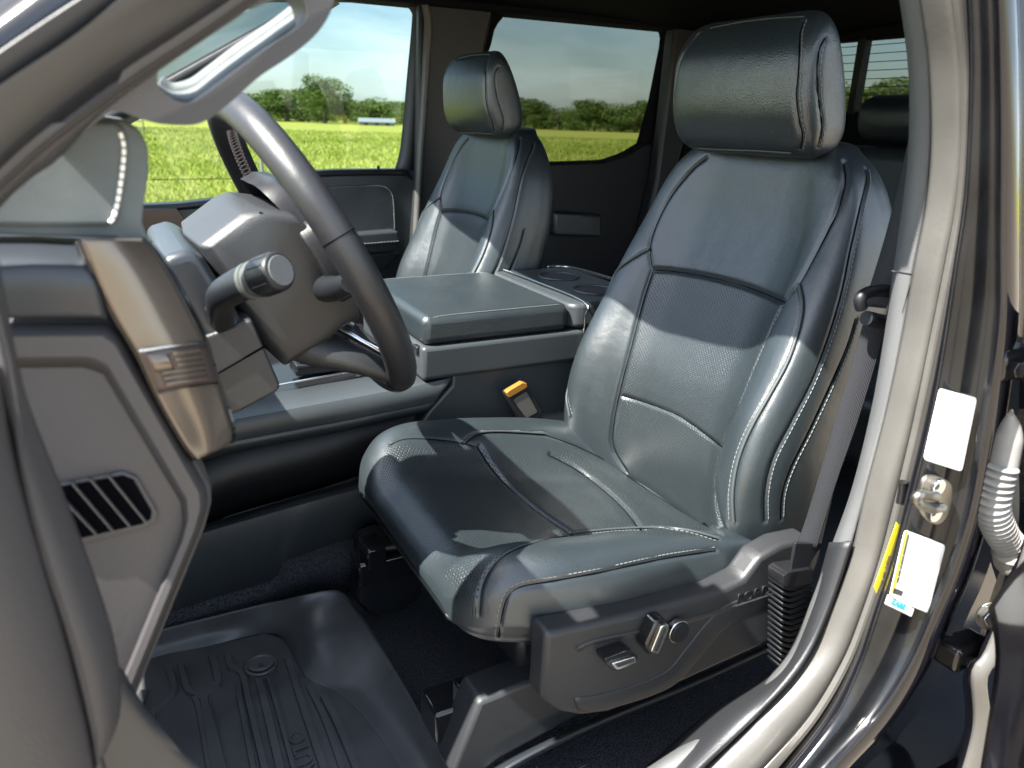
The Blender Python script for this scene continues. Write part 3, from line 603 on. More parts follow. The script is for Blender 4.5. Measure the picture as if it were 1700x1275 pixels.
# ================================================================== DOORS
pd = thing('front_passenger_door', 'closed front passenger door with stitched black panel and clear window', 'car door', (.3, 2.1, .9))
YP = 2.08
beltline = [(60, 330), (150, 336), (232, 341), (300, 338), (380, 328), (430, 312), (480, 293), (520, 285), (560, 282), (664, 281), (684, 288)]
panel = beltline[:-1]+[(706, 284), (704, 320), (700, 470), (696, 640), (60, 640)]
prism('door_panel', AT(panel, Y=YP), (0, .06, 0), M['leather'], pd, bw=.008)
strips('window_sill_trim', [AT(beltline, Y=YP+.002), AT([(x, y+6) for x, y in beltline], Y=YP-.006), AT([(x, y+11) for x, y in beltline], Y=YP-.001)], M['plastic_dark'], pd, n=50, thick=.003, sub=4)
insl = [(300, 364), (345, 364), (400, 356), (440, 340), (490, 318), (540, 310), (600, 307), (636, 307), (650, 316), (656, 335), (658, 384), (560, 386), (500, 392), (430, 398), (345, 398)]
poly_at('insert_panel', insl, YP-.004, .006, M['leather'], pd, bw=.004)
line = AT([(305, 366), (345, 366), (400, 358), (440, 343), (490, 321), (540, 312), (600, 309), (634, 309), (648, 318), (653, 335), (655, 382)], Y=YP-.0045)
stitches('stitching', cr(line, 6), (0, -1, 0), M['thread'], pd, step=.008, ln=.006, w=.0018, h=.001)
poly_at('speaker_trim', [(150, 348), (293, 346), (338, 398), (150, 398)], YP-.012, .02, M['bezel_dark'], pd, bw=.002)
strips('chrome_strip', [AT([(150, 402), (338, 398)], Y=YP-.02), AT([(150, 406), (340, 402)], Y=YP-.02)], M['chrome'], pd, n=4, thick=.004, curve=False)
prism('armrest', rnd([at(345, 404, Y=YP-.05), at(500, 396, Y=YP-.05), at(662, 383, Y=YP-.05), at(664, 402, Y=YP-.05), at(560, 414, Y=YP-.05), at(345, 425, Y=YP-.05)], .3), (0, .06, 0), M['plastic_soft'], pd, bw=.008)
stitches('armrest_stitching', cr(AT([(560, 407), (600, 405), (664, 400)], Y=YP-.0515), 6), (0, -1, 0), M['thread'], pd, step=.009, ln=.006, w=.0024, h=.001)
poly_at('map_pocket', [(560, 425), (664, 418), (664, 425), (612, 470), (560, 500)], YP-.03, .04, M['plastic_dark'], pd, bw=.006)
tube('lock_pin', AT([(628, 286), (628, 279), (628, 275)], Y=YP+.02), [.006, .004, .004], M['plastic_dark'], pd, k=10)
gl = [(-200, 300), (0, 330), (232, 339), (300, 337), (380, 327), (430, 311), (480, 292), (520, 284), (560, 281), (668, 280), (700, 20), (690, 0), (640, -30), (300, -30), (0, 80)]
MO('window_glass', AT(gl, Y=2.12), [list(range(len(gl)))], M['glass'], pd, smooth=False)
fo = [(672, 284), (690, 280), (706, 120), (716, 20), (704, -2), (660, -12), (560, -14), (440, -12)]
fi = [(655, 282), (665, 240), (676, 120), (684, 30), (680, 16), (662, 8), (560, 4), (440, 4)]
strips('window_frame', [AT(fi, Y=2.11), AT([(a*.5+c*.5, b*.5+d*.5) for (a, b), (c, d) in zip(fi, fo)], Y=2.095), AT(fo, Y=2.10)], M['rubber_dark'], pd, n=60, thick=.02, curve=True)
rd = thing('rear_passenger_door', 'closed rear passenger door in deep shade with dark tinted window', 'car door', (1.3, 2.1, .9))
wo = [(813, 70), (822, 40), (838, 24), (870, 25), (1090, 48), (1106, 56), (1104, 80), (1084, 180), (1064, 238), (1045, 250), (1020, 262), (960, 269), (880, 271), (850, 240), (820, 160)]
wo = [(815, 75), (822, 45), (838, 25), (960, 35), (1090, 47), (1106, 53), (1104, 75), (1086, 165), (1066, 238), (1040, 254), (1005, 266), (922, 269), (760, 272), (770, 200)]
def frame(name, hole, outer, Y, dy, m, parent):
    n = 80; Hh = resample(list(hole)+[hole[0]], n+1)[:-1]; O = resample(list(outer)+[outer[0]], n+1)[:-1]
    c = Hh.mean(0); ang = lambda P: np.unwrap(np.arctan2(P[:, 1]-c[1], P[:, 0]-c[0]))
    k = int(np.argmin(np.linalg.norm((O-c)/np.linalg.norm(O-c, axis=1)[:, None]-(Hh[0]-c)/np.linalg.norm(Hh[0]-c), axis=1))); O = np.roll(O, -k, 0)
    V = [at(*p, Y=Y) for p in O]+[at(*p, Y=Y) for p in Hh]; V += [p+np.array([0, dy, 0]) for p in V]; F = []
    for i in range(n):
        j = (i+1) % n; F += [[i, j, n+j, n+i], [2*n+j, 2*n+i, 3*n+i, 3*n+j], [i, 2*n+i, 2*n+j, j], [n+i, n+j, 3*n+j, 3*n+i]]
    o = MO(name, V, F, m, parent, smooth=False); bm = bmesh.new(); bm.from_mesh(o.data); bmesh.ops.recalc_face_normals(bm, faces=bm.faces); bm.to_mesh(o.data); bm.free(); return o
frame('window_frame', wo, [(735, -40), (900, -35), (1180, 0), (1180, 100), (1150, 280), (1120, 330), (960, 332), (722, 332), (725, 180)], 2.10, .03, M['headliner'], rd)
MO('window_glass', AT([(700, -20), (1180, -10), (1150, 320), (700, 320)], Y=2.125), [[0, 1, 2, 3]], M['glass_dark'], rd, smooth=False)
prism('door_panel', AT([(722, 272), (922, 271), (1005, 268), (1042, 256), (1070, 238), (1115, 235), (1110, 330), (1070, 600), (722, 600)], Y=2.09), (0, .04, 0), M['plastic_dark'], rd, bw=.008)
poly_at('armrest', [(920, 352), (1000, 356), (1000, 395), (920, 392)], 2.04, .05, M['leather'], rd, bw=.01)
rod = thing('rear_driver_door', 'open rear driver door seen edge on behind the pillar', 'car door', (.86, .36, .9))
# outer skin faces forward (-X) when open
xd = .80
def dpt(px, py, X): return at(px, py, X=X)
strips('door_skin', [[at(1640, 1010, Y=.30), at(1652, 1100, Y=.27), at(1625, 1290, Y=.24)], [at(1700, 930, Y=.26), at(1720, 1080, Y=.22), at(1690, 1300, Y=.2)], [at(1820, 880, Y=.16), at(1860, 1060, Y=.13), at(1830, 1300, Y=.10)]], M['paint'], rod, n=20, thick=.006, sub=4)
sealA = [(1712, 905), (1700, 935), (1655, 1085), (1608, 1165), (1604, 1230), (1580, 1330)]
sealB = [(1730, 930), (1712, 965), (1668, 1095), (1628, 1150), (1626, 1240), (1600, 1340)]
ribbon('door_seal', AT([(1740, 760), (1700, 905), (1672, 985), (1635, 1080), (1612, 1118), (1614, 1210), (1580, 1330)], Y=.335), AT([(1760, 780), (1716, 925), (1690, 1000), (1652, 1092), (1634, 1125), (1640, 1215), (1604, 1340)], Y=.33), .007, M['rubber'], rod, n=50)
strips('door_edge', [AT([(1700, 520), (1690, 700), (1690, 880), (1655, 960), (1618, 1080), (1598, 1120), (1600, 1210), (1560, 1330)], Y=.40), AT([(1760, 520), (1750, 700), (1740, 800), (1700, 915), (1635, 1085), (1612, 1122), (1612, 1215), (1576, 1330)], Y=.34)], M['paint'], rod, n=40, thick=.004)
# hinges
def hinge(c, s):
    h = thing('door_hinge', s, 'hinge', tuple(at(*c, Y=.42)), 'rear door hinges') if False else None
for (hx_, hy_), nm in (((1668, 600), 'upper'), ((1596, 1078), 'lower')):
    p = at(hx_, hy_, Y=.39); hg = box('hinge', p, (.055, .03, .03), M['gloss'], rod, bw=.006)
    disc('bolt', p+np.array([-.012, -.016, 0]), (-.3, -1, 0), .008, .008, M['gloss'], hg, k=6)
    q = p+np.array([.045, -.012, .004]); tube('hinge_pin', [q+np.array([0, 0, -.03]), q+np.array([0, 0, .03])], .008, M['gloss'], hg, k=12)
    strips('hinge_leaf', [[p+np.array([.02, -.02, .012]), p+np.array([.06, -.03, .016]), p+np.array([.10, -.05, .014])], [p+np.array([.02, -.02, -.012]), p+np.array([.06, -.03, -.016]), p+np.array([.10, -.05, -.014])]], M['steel'] if nm == 'lower' else M['gloss'], hg, n=10, thick=.005)
hb = disc('hinge_bolt', at(1645, 1022, Y=.36), (-.6, -1, .1), .011, .008, M['chrome'], rod, k=6); disc('washer', at(1645, 1022, Y=.361), (-.6, -1, .1), .016, .002, M['steel'], rod)
# wiring boot
bp_ = resample(cr(AT([(1678, 688), (1676, 720), (1664, 770)], Y=.375), 6), 14)
tube('boot_sleeve', bp_, list(np.interp(np.linspace(0, 1, 14), [0, .2, .5, 1], [.003, .008, .0125, .014])), M['boot'], rod, k=16)
cp_ = resample(cr(AT([(1662, 772), (1654, 800), (1648, 840), (1660, 880), (1680, 910)], Y=.372), 8), 130); rr = [.0140+.0022*math.sin(i/130*2*math.pi*19) for i in range(130)]
tube('corrugated_boot', cp_, rr, M['boot'], rod, k=20)
tube('boot_end', resample(cr(AT([(1680, 908), (1676, 930), (1665, 940)], Y=.37), 4), 8), [.013, .016, .018, .018, .018, .017, .014, .01], M['boot'], rod, k=16)
prism('pressed_recess', cr(AT([(1652, 690), (1660, 672), (1680, 672), (1686, 700), (1672, 760), (1645, 800), (1640, 760)], Y=.412), 6, True), (0, .01, 0), M['paint'], cab, bw=.004)

# ================================================================== SEATS
def section_mesh(secs):
    """secs: (m, n, 3) closed rings -> verts, quads, ring-capped ends"""
    m_, n = secs.shape[:2]; v = secs.reshape(-1, 3); F = []
    for a in range(m_-1):
        for i in range(n): F.append([a*n+i, a*n+(i+1) % n, (a+1)*n+(i+1) % n, (a+1)*n+i])
    F.append(list(range(n))[::-1]); F.append([(m_-1)*n+i for i in range(n)])
    return v, F
def interp_rows(keys, t):
    ks = sorted(keys); arr = np.array([keys[k] for k in ks], float)
    # smooth (monotone-ish) interpolation through Catmull-Rom on a dense table
    T_ = cr(np.c_[ks, arr], 14); return np.stack([np.interp(t, T_[:, 0], T_[:, i+1]) for i in range(arr.shape[1])], -1)
class Soft:
    """an upholstered form: smooth shell, then seams pressed in, then stitches laid on it"""
    def __init__(s, secs, YC):
        s.v, s.f = section_mesh(secs); s.v = np.array(s.v); s.shape = secs.shape; s.YC = YC
        s.bvh = BVHTree.FromPolygons([tuple(p) for p in s.v], s.f)
        s.n = s.normals(); s.disp = np.zeros(len(s.v)); s.gn = np.zeros(len(s.v)); s.gp = np.zeros(len(s.v)); s.near = np.full(len(s.v), 9.); s.base = s.v.copy(); s.perf = np.zeros(len(s.v))
    def normals(s):
        me = bpy.data.meshes.new('t'); me.from_pydata(s.v.tolist(), [], s.f); bm = bmesh.new(); bm.from_mesh(me); bmesh.ops.recalc_face_normals(bm, faces=bm.faces); bm.normal_update()
        n = np.array([tuple(v.normal) for v in bm.verts]); bm.free(); bpy.data.meshes.remove(me); return n
    def cast(s, pts, dens=6, mirror=False):
        P = cr(pts, dens); o = []
        for p in P:
            d = Vector(ray(*p)).normalized(); h = s.bvh.ray_cast(Vector(CP), d)
            if h[0] is not None: o.append(np.array(h[0]))
        o = np.array(o)
        if mirror: o = o.copy(); o[:, 1] = 2*s.YC-o[:, 1]
        return o
    def groove(s, line, depth=.004, w=.0035, puff=.0025):
        depth *= .75; w *= .85; puff *= .5
        L_ = resample(line, max(4, int(len(line)*2))); best = np.full(len(s.base), 9.)
        for i in range(len(L_)-1):
            a, b = L_[i], L_[i+1]; ab = b-a; l2 = ab@ab
            if l2 < 1e-12: continue
            t = np.clip(((s.base-a)@ab)/l2, 0, 1); d = np.linalg.norm(s.base-(a+t[:, None]*ab), axis=1); best = np.minimum(best, d)
        s.gn = np.minimum(s.gn, -depth*np.exp(-(best/w)**2)); s.gp = np.maximum(s.gp, .28*puff*np.exp(-((best-.018)/.012)**2)); s.near = np.minimum(s.near, best)
        s.disp = s.gn+s.gp*(1-np.exp(-(s.near/.012)**2))
    def crease(s, line, parent, r_=.0008):
        disp = lambda p: s.disp[s.f[s.bvh.find_nearest(Vector(p))[2]][0]]
        L_ = resample(line, max(20, int(len(line)*2))); L_ = np.array([p+s.nrm(p)*(disp(p)+.0001) for p in L_])
        for _ in range(4): L_[1:-1] = (L_[:-2]+2*L_[1:-1]+L_[2:])/4
        tube('seam', L_, r_, M['gap_dark'], parent, k=6)
    def off(s, line, d, updir=None):
        """shift a seam line sideways on the surface by d metres"""
        L_ = np.array(line); T_ = np.gradient(L_, axis=0); T_ /= np.linalg.norm(T_, axis=1)[:, None]+1e-9; o = []
        for p, t in zip(L_, T_):
            h = s.bvh.find_nearest(Vector(p)); n = s.nrm(p); q = p+np.cross(n, t)*d; h = s.bvh.find_nearest(Vector(q)); o.append(np.array(h[0]))
        return np.array(o)
    def nrm(s, p):
        h = s.bvh.find_nearest(Vector(p)); i = s.f[h[2]]; n = s.n[i[0]]; return n/np.linalg.norm(n)
    def region(s, pxpoly, soft=0, frontdir=None):
        P = proj(s.base); poly = np.array(pxpoly, float); x, y = P[:, 0], P[:, 1]; ins = np.zeros(len(x), bool); j = len(poly)-1
        for i in range(len(poly)):
            xi, yi, xj, yj = *poly[i], *poly[j]
            c = ((yi > y) != (yj > y)) & (x < (xj-xi)*(y-yi)/(yj-yi+1e-12)+xi); ins ^= c; j = i
        face = ((CP-s.base)*s.n).sum(1) > 0
        return ins & face
    def build(s, name, m, parent, uv='yz'):
        v = s.base+s.n*s.disp[:, None]; me = bpy.data.meshes.new(name); me.from_pydata(v.tolist(), [], s.f); me.update()
        bm = bmesh.new(); bm.from_mesh(me); bmesh.ops.recalc_face_normals(bm, faces=bm.faces); bm.to_mesh(me); bm.free()
        m_, n = s.shape[:2]; g = s.base[:m_*n].reshape(m_, n, 3)
        st = np.zeros((m_, n)); st[1:] = np.cumsum(np.linalg.norm(np.diff(g, axis=0), axis=2), axis=0); U = g[:, :, 1] if uv == 'yz' else g[:, :, 1]
        cc = n//4; vv = np.repeat(st[:, :1], n, 1); uvs = np.stack([U.ravel(), vv.ravel()], 1)
        ul = me.uv_layers.new(name='UVMap'); idx = np.empty(len(me.loops), int); me.loops.foreach_get('vertex_index', idx); ul.data.foreach_set('uv', uvs[idx].ravel())
        a_ = me.attributes.new('perf', 'FLOAT', 'POINT'); a_.data.foreach_set('value', s.perf.astype(np.float32))
        return link(name, me, m, parent)
    def lift(s, line, h):
        return np.array([p+s.nrm(p)*h for p in line])
    def stitch(s, name, line, parent, m=None, h=0, **k):
        disp = lambda p: s.disp[s.f[s.bvh.find_nearest(Vector(p))[2]][0]]
        line = resample(line, max(2, int(len(line)*3))); line = np.array([p+s.nrm(p)*(disp(p)+h) for p in line])
        # light smoothing
        for _ in range(3): line[1:-1] = (line[:-2]+2*line[1:-1]+line[2:])/4
        return stitches(name, line, lambda i, p: s.nrm(p), m or M['thread'], parent, **k)

YC = .85
seat = thing('driver_seat', 'black perforated leather driver seat with grey stitching nearest the open door', 'seat', (.55, YC, FZ), 'front bucket seats')
# ---------------- backrest
BK_ = {  # z: halfwidth, centre front X, bolster forward, half depth at side, rear X offset
 1.015: (.205, .748, .030, .045, .105), 1.06: (.222, .738, .050, .055, .118), 1.12: (.229, .728, .060, .060, .125), 1.20: (.232, .726, .062, .064, .130), 1.28: (.231, .738, .056, .066, .130),
 1.36: (.226, .766, .046, .066, .122), 1.44: (.219, .795, .036, .064, .115), 1.51: (.207, .818, .024, .054, .098), 1.56: (.190, .828, .016, .044, .082), 1.595: (.168, .834, .010, .036, .070), 1.618: (.140, .842, .006, .028, .058), 1.632: (.11, .855, .002, .02, .05), 1.637: (.05, .868, 0, .01, .025)}
def back_section(w, xf, b, sdep, rx, z):
    half = [(0, 0), (.22, .000), (.42, -.06*b), (.58, -.38*b), (.70, -.80*b), (.82, -1.0*b), (.92, -.86*b), (.985, -.35*b+.006), (1.0, .022), (.995, sdep), (.955, rx*.86), (.80, rx*.98), (.45, rx), (0, rx)]
    P = [(xf+x, s*w) for s, x in half]; full = P+[(x, -y) for x, y in P[-2:0:-1]]
    return np.array(full)
zk = np.r_[np.linspace(1.015, 1.56, 260), np.linspace(1.5625, 1.637, 46)]
rows = interp_rows(BK_, zk); secs = []
for z, (w, xf, b, sdep, rx) in zip(zk, rows):
    c = back_section(w, xf, b, sdep, rx, z); c = cr(c, 12, True); c = resample(np.r_[c, c[:1]], 481)[:-1]
    secs.append(np.c_[c[:, 0], YC+c[:, 1], np.full(len(c), z)])
S = Soft(np.array(secs), YC)
top_l = [(1172, 262), (1150, 280), (1118, 318), (1094, 360), (1079, 405), (1082, 446)]
seam_h = [(1083, 448), (1120, 450), (1180, 460), (1245, 478), (1300, 501)]
seam_m = [(1027, 656), (1070, 668), (1130, 693), (1195, 741)]
left_v = [(1083, 448), (1066, 500), (1048, 570), (1030, 640), (1018, 700), (1017, 745), (1040, 785)]
right_v = [(1403, 268), (1405, 300), (1390, 345), (1362, 400), (1325, 468), (1301, 500), (1268, 570), (1235, 650), (1205, 720), (1190, 770), (1186, 820), (1196, 870), (1210, 890)]
pip_l = [(1078, 413), (1045, 432), (1012, 462), (980, 512), (958, 565), (945, 610), (940, 655), (946, 690)]
pip_r = [(1326, 472), (1332, 505), (1326, 545), (1308, 600), (1278, 655), (1246, 712), (1225, 765), (1216, 820), (1218, 866)]
out1 = [(1425, 290), (1438, 280), (1440, 300), (1428, 350), (1412, 420), (1400, 480), (1380, 550), (1350, 630), (1312, 705), (1282, 765), (1270, 820), (1270, 866)]
out2 = [(1422, 530), (1408, 575), (1380, 640), (1345, 715), (1315, 775), (1300, 820), (1297, 862)]
SM = {k: S.cast(v) for k, v in dict(top_l=top_l, seam_h=seam_h, seam_m=seam_m, left_v=left_v, right_v=right_v, pip_l=pip_l, pip_r=pip_r, out1=out1[1:], out2=out2).items()}
for k, d_, w_, pf_ in (('top_l', .004, .004, .002), ('seam_h', .006, .0045, .004), ('seam_m', .0045, .004, .003), ('left_v', .007, .0045, .004), ('right_v', .007, .0045, .004), ('out1', .0035, .0035, .0015), ('out2', .003, .0035, .001)):
    S.groove(SM[k], d_, w_, pf_)
for k in ('pip_l', 'pip_r'): S.groove(SM[k], .0025, .004, .0015)
mir = SM['out1'].copy(); mir[:, 1] = 2*YC-mir[:, 1]; S.groove(mir, .0035, .0035, .0015)
reg = S.region([(1084, 450), (1180, 462), (1300, 503), (1236, 650), (1190, 770), (1200, 872), (1130, 830), (1018, 745), (1030, 640)])
S.perf[reg] = 1
bk = S.build('backrest', M['leather_perf'], seat)
for k in ('top_l', 'seam_h', 'seam_m', 'left_v', 'right_v', 'out1', 'out2'): S.crease(SM[k], bk)
S.crease(mir, bk)
def pipe(Sf, name, line, parent, r_=.0022, m=None):
    L_ = Sf.lift(resample(line, 60), .0004); 
    for _ in range(3): L_[1:-1] = (L_[:-2]+2*L_[1:-1]+L_[2:])/4
    tube(name, L_, r_, m or M['piping'], parent, k=8)
pipe(S, 'piping', SM['pip_l'], bk); pipe(S, 'piping', SM['pip_r'], bk)
for k, ds in (('pip_l', (.006,)), ('pip_r', (-.006,)), ('out1', (.005,)), ('out2', (.004,))):
    for d_ in ds: S.stitch('stitching', S.off(SM[k], d_), bk)
S.stitch('stitching', S.off(mir, .005), bk)
# lower rear cover strap where back meets side shield
# ---------------- headrest
def sup(t, e): return math.copysign(abs(t)**e, t)
def headrest(parent, YC, name='headrest', xo=0., zo=0.):
    zs_ = .5-.5*np.cos(np.linspace(.06, math.pi-.06, 130)); secs = []
    fx = cr([(0, .800), (.10, .778), (.28, .765), (.5, .762), (.72, .766), (.90, .782), (1, .800)], 12); rx_ = cr([(0, .858), (.2, .868), (.5, .856), (.8, .834), (1, .815)], 12)
    for t in zs_:
        z = 1.612+.176*t; xf = np.interp(t, fx[:, 0], fx[:, 1]); xr = np.interp(t, rx_[:, 0], rx_[:, 1])
        q = abs(2*t-1); p_ = 5.0 if t > .5 else 6.0
        k = (1-q**p_)**(1/p_); kd = (1-q**3.5)**(1/3.5)
        w = .136*(.35+.65*k)*(1-.03*t); cx = (xf+xr)/2; hd = (xr-xf)/2*(.25+.75*kd)
        ring = []
        half = [(0, -1.0), (.3, -.985), (.6, -.93), (.82, -.84), (.94, -.68), (1.0, -.36), (.99, .30), (.94, .78), (.80, .97), (.45, 1), (0, 1)]
        P = [(cx+h*hd, s*w) for s, h in half]; full = P+[(x, -y) for x, y in P[-2:0:-1]]
        c = cr(full, 10, True); c = resample(np.r_[c, c[:1]], 181)[:-1]; secs.append(np.c_[c[:, 0]+xo, YC+c[:, 1], np.full(len(c), z+zo)])
    return Soft(np.array(secs), YC)
Hs = headrest(seat, YC)
hl = Hs.cast([(1334, 35), (1327, 55), (1326, 90), (1324, 130), (1322, 160), (1326, 200), (1332, 225), (1328, 248)])
hl2 = Hs.cast([(1372, 62), (1362, 80), (1358, 110), (1359, 150), (1364, 190), (1366, 215), (1358, 245)])
hb_ = Hs.cast([(1160, 246), (1200, 248), (1260, 250), (1315, 254)])
ht_ = Hs.cast([(1180, 47), (1230, 37), (1290, 30), (1335, 28)])
for l_, d_ in ((hl, .004), (hl2, .0035), (hb_, .003)):
    Hs.groove(l_, d_, .003, .0015); ml = l_.copy(); ml[:, 1] = 2*YC-ml[:, 1]; Hs.groove(ml, d_, .003, .0015)
hr = Hs.build('headrest', M['leather'], seat)
Hs.crease(hl, hr); Hs.crease(hl2, hr)
Hs.stitch('stitching', Hs.off(hl, .004), hr); Hs.stitch('stitching', Hs.off(hl2, .0035), hr)
ml = hl.copy(); ml[:, 1] = 2*YC-ml[:, 1]; Hs.stitch('stitching', Hs.off(ml, -.004), hr)
pipe(Hs, 'piping', hb_, hr, .0012); pipe(Hs, 'piping', ht_, hr, .001)
for dy in (-.07, .07): tube('headrest_post', [(.872, YC+dy, 1.58), (.835, YC+dy, 1.64)], .0065, M['chrome'], seat)
# ---------------- cushion: rings across, stacked from front to back
CU = {  # x: halfwidth, top z centre, bolster rise, bottom z
 .288: (.165, 1.130, .004, 1.120), .294: (.192, 1.138, .010, 1.108), .308: (.214, 1.148, .020, 1.100), .335: (.232, 1.156, .034, 1.095), .38: (.244, 1.148, .050, 1.092), .45: (.251, 1.130, .062, 1.080), .52: (.253, 1.116, .067, 1.080), .60: (.253, 1.104, .066, 1.078), .68: (.248, 1.094, .058, 1.078), .74: (.240, 1.088, .046, 1.076), .77: (.225, 1.085, .035, 1.075)}
xk = np.r_[np.linspace(.288, .35, 44), np.linspace(.353, .77, 210)]
rows = interp_rows(CU, xk); secs = []
for x, (w, zt, b, zb) in zip(xk, rows):
    h = zt-zb
    half = [(0, 0), (.22, 0), (.42, .02*b), (.56, .34*b), (.68, .80*b), (.80, 1.0*b), (.90, .88*b), (.965, .42*b), (1.0, -.02), (1.0, -.30*h-.012), (.975, -.62*h-.006), (.92, -.90*h), (.45, -h), (0, -h)]
    P = [(s*w, zt+q) for s, q in half]; full = P+[(-y, z) for y, z in P[-2:0:-1]]
    c = cr(full, 12, True); c = resample(np.r_[c, c[:1]], 481)[:-1]
    secs.append(np.c_[np.full(len(c), x), YC+c[:, 0], c[:, 1]])
K = Soft(np.array(secs), YC)
c_front = [(648, 738), (675, 728), (740, 731), (796, 742)]
c_mid1 = [(796, 742), (818, 775), (850, 810), (895, 848), (950, 885)]
c_fr_in = [(770, 735), (790, 720), (830, 716), (905, 720)]
c_mid2 = [(915, 755), (955, 775), (1000, 808), (1040, 845), (1066, 880)]
c_edge = [(795, 1020), (800, 970), (830, 925), (880, 902), (950, 886)]
c_bol = [(950, 886), (1000, 880), (1080, 876), (1140, 880), (1190, 893)]
c_side = [(828, 1060), (836, 1010), (855, 978), (920, 965), (1000, 950), (1100, 928), (1190, 914)]
c_in = [(905, 720), (960, 740), (1010, 765), (1060, 800), (1130, 845), (1195, 885)]
CM = {k: K.cast(v) for k, v in dict(c_front=c_front, c_mid1=c_mid1, c_fr_in=c_fr_in, c_mid2=c_mid2, c_edge=c_edge, c_bol=c_bol, c_side=c_side, c_in=c_in).items()}
for k, d_, w_, pf_ in (('c_front', .002, .003, .001), ('c_mid1', .007, .005, .005), ('c_fr_in', .005, .004, .002), ('c_mid2', .006, .005, .005), ('c_edge', .003, .003, .002), ('c_bol', .006, .0045, .003), ('c_side', .0035, .003, .001), ('c_in', .005, .004, .003)):
    if len(CM[k]) > 3: K.groove(CM[k], d_, w_, pf_)
reg = K.region([(640, 740), (796, 742), (905, 760), (960, 742), (1130, 845), (1190, 892), (950, 884), (880, 900), (830, 925), (800, 970), (790, 1030), (700, 900), (630, 800)])
K.perf[reg] = 1
cu = K.build('seat_cushion', M['leather_perf'], seat)
for k in CM:
    if len(CM[k]) > 3: K.crease(CM[k], cu)
K.stitch('stitching', K.off(CM['c_side'], .0045), cu); K.stitch('stitching', K.off(CM['c_bol'], -.005), cu); K.stitch('stitching', K.off(CM['c_fr_in'], .004), cu)
pipe(K, 'piping', CM['c_bol'], cu, .0018); pipe(K, 'piping', CM['c_fr_in'], cu, .0018); pipe(K, 'piping', CM['c_edge'], cu, .0007)
# underside pan, rails
box('seat_pan', (.55, YC, 1.045), (.36, .38, .05), M['plastic_dark'], seat, bw=.01)
# side shield
sh_out = [(906, 1052), (930, 1047), (1060, 1018), (1190, 984), (1236, 962), (1262, 926), (1300, 904), (1350, 893), (1352, 960), (1312, 1045), (1290, 1062), (1180, 1112), (1080, 1158), (1010, 1184), (965, 1190), (930, 1184), (900, 1164)]
shs = prism('side_shield', AT(sh_out, Y=.575), (0, .034, 0), M['plastic'], seat, bw=.007, bs=4)
strips('shield_ridge', [AT([(955, 1075), (985, 1060), (1080, 1040), (1190, 1012), (1260, 990), (1320, 970)], Y=.5752), AT([(958, 1079), (988, 1065), (1080, 1045), (1190, 1017), (1260, 995), (1318, 975)], Y=.5725), AT([(962, 1083), (990, 1070), (1080, 1050), (1190, 1022), (1260, 1000), (1316, 981)], Y=.5752)], M['plastic'], shs, n=30, thick=.0008, sub=4)
strips('shield_swoosh', [AT([(955, 1158), (1010, 1150), (1100, 1118), (1140, 1075), (1175, 1032), (1215, 1000), (1300, 975)], Y=.5747), AT([(955, 1166), (1010, 1164), (1105, 1132), (1150, 1085), (1185, 1042), (1225, 1012), (1300, 990)], Y=.5735), AT([(960, 1180), (1015, 1176), (1112, 1142), (1160, 1094), (1195, 1052), (1235, 1022), (1300, 1005)], Y=.5747)], M['plastic'], shs, n=40, thick=.001, sub=4)
ftx = at(1300, 978, Y=.574)-at(1222, 1003, Y=.574)
text('lettering', 'FORD', at(1222, 1004, Y=.5742), ftx, (0, 0, 1), .021, M['plastic_dark'], shs, depth=.0006)
# switches
def pad(name, pts, Y, dy, m, parent, bw): return prism(name, rnd(AT(pts, Y=Y), .3, 4), (0, dy, 0), m, parent, bw=bw)
s1 = pad('seat_switch', [(1003, 1094), (1045, 1078), (1060, 1090), (1056, 1102), (1022, 1116), (1008, 1106)], .557, .02, M['gloss'], seat, .004)
pad('switch_trim', [(1015, 1102), (1055, 1090), (1058, 1100), (1024, 1114)], .554, .004, M['chrome'], s1, .0012); pad('switch_face', [(1021, 1103), (1053, 1093), (1054, 1098), (1026, 1109)], .5534, .004, M['plastic'], s1, .0006)
s2 = pad('recline_switch', [(1070, 1074), (1090, 1032), (1106, 1028), (1112, 1040), (1096, 1082), (1078, 1090)], .557, .02, M['gloss'], seat, .004)
pad('switch_trim', [(1080, 1084), (1098, 1040), (1110, 1036), (1111, 1046), (1094, 1086)], .554, .004, M['chrome'], s2, .0012); pad('switch_face', [(1086, 1081), (1101, 1045), (1107, 1043), (1092, 1082)], .5534, .004, M['plastic'], s2, .0006)
lc_ = at(1121, 1043, Y=.572); k1 = disc('lumbar_ring', lc_, (0, -1, 0), .0145, .008, M['chrome'], seat, k=36, bw=.001); disc('lumbar_button', lc_+np.array([0, -.0078, 0]), (0, -1, 0), .0128, .003, M['plastic_dark'], k1, k=36, bw=.001)
# rails on the floor
def rail(nm, f1, top_px, y, wdt):
    pass
ro = prism('outer_rail_cover', AT([(796, 1166), (870, 1136), (1000, 1090), (1320, 975), (1330, 1000), (1300, 1040), (1150, 1110), (1000, 1168), (830, 1262), (800, 1285), (748, 1290)], Y=.635), (0, .05, 0), M['plastic'], seat, bw=.006)
strips('rail_lower_lip', [AT([(800, 1290), (830, 1268), (900, 1232), (1000, 1186), (1150, 1124), (1300, 1056)], Y=.636), AT([(812, 1300), (840, 1276), (905, 1240), (1005, 1194), (1155, 1132), (1305, 1063)], Y=.618), AT([(820, 1306), (850, 1282), (912, 1246), (1010, 1200), (1160, 1138), (1310, 1068)], Y=.622)], M['plastic_soft'], seat, n=30, thick=.004, sub=3)
box('outer_rail_track', (.50, .70, .965), (.46, .05, .045), M['gloss'], seat, bw=.004)
box('rail_end', at(778, 1168, Y=.68), (.02, .055, .04), M['gloss'], seat, bw=.003)
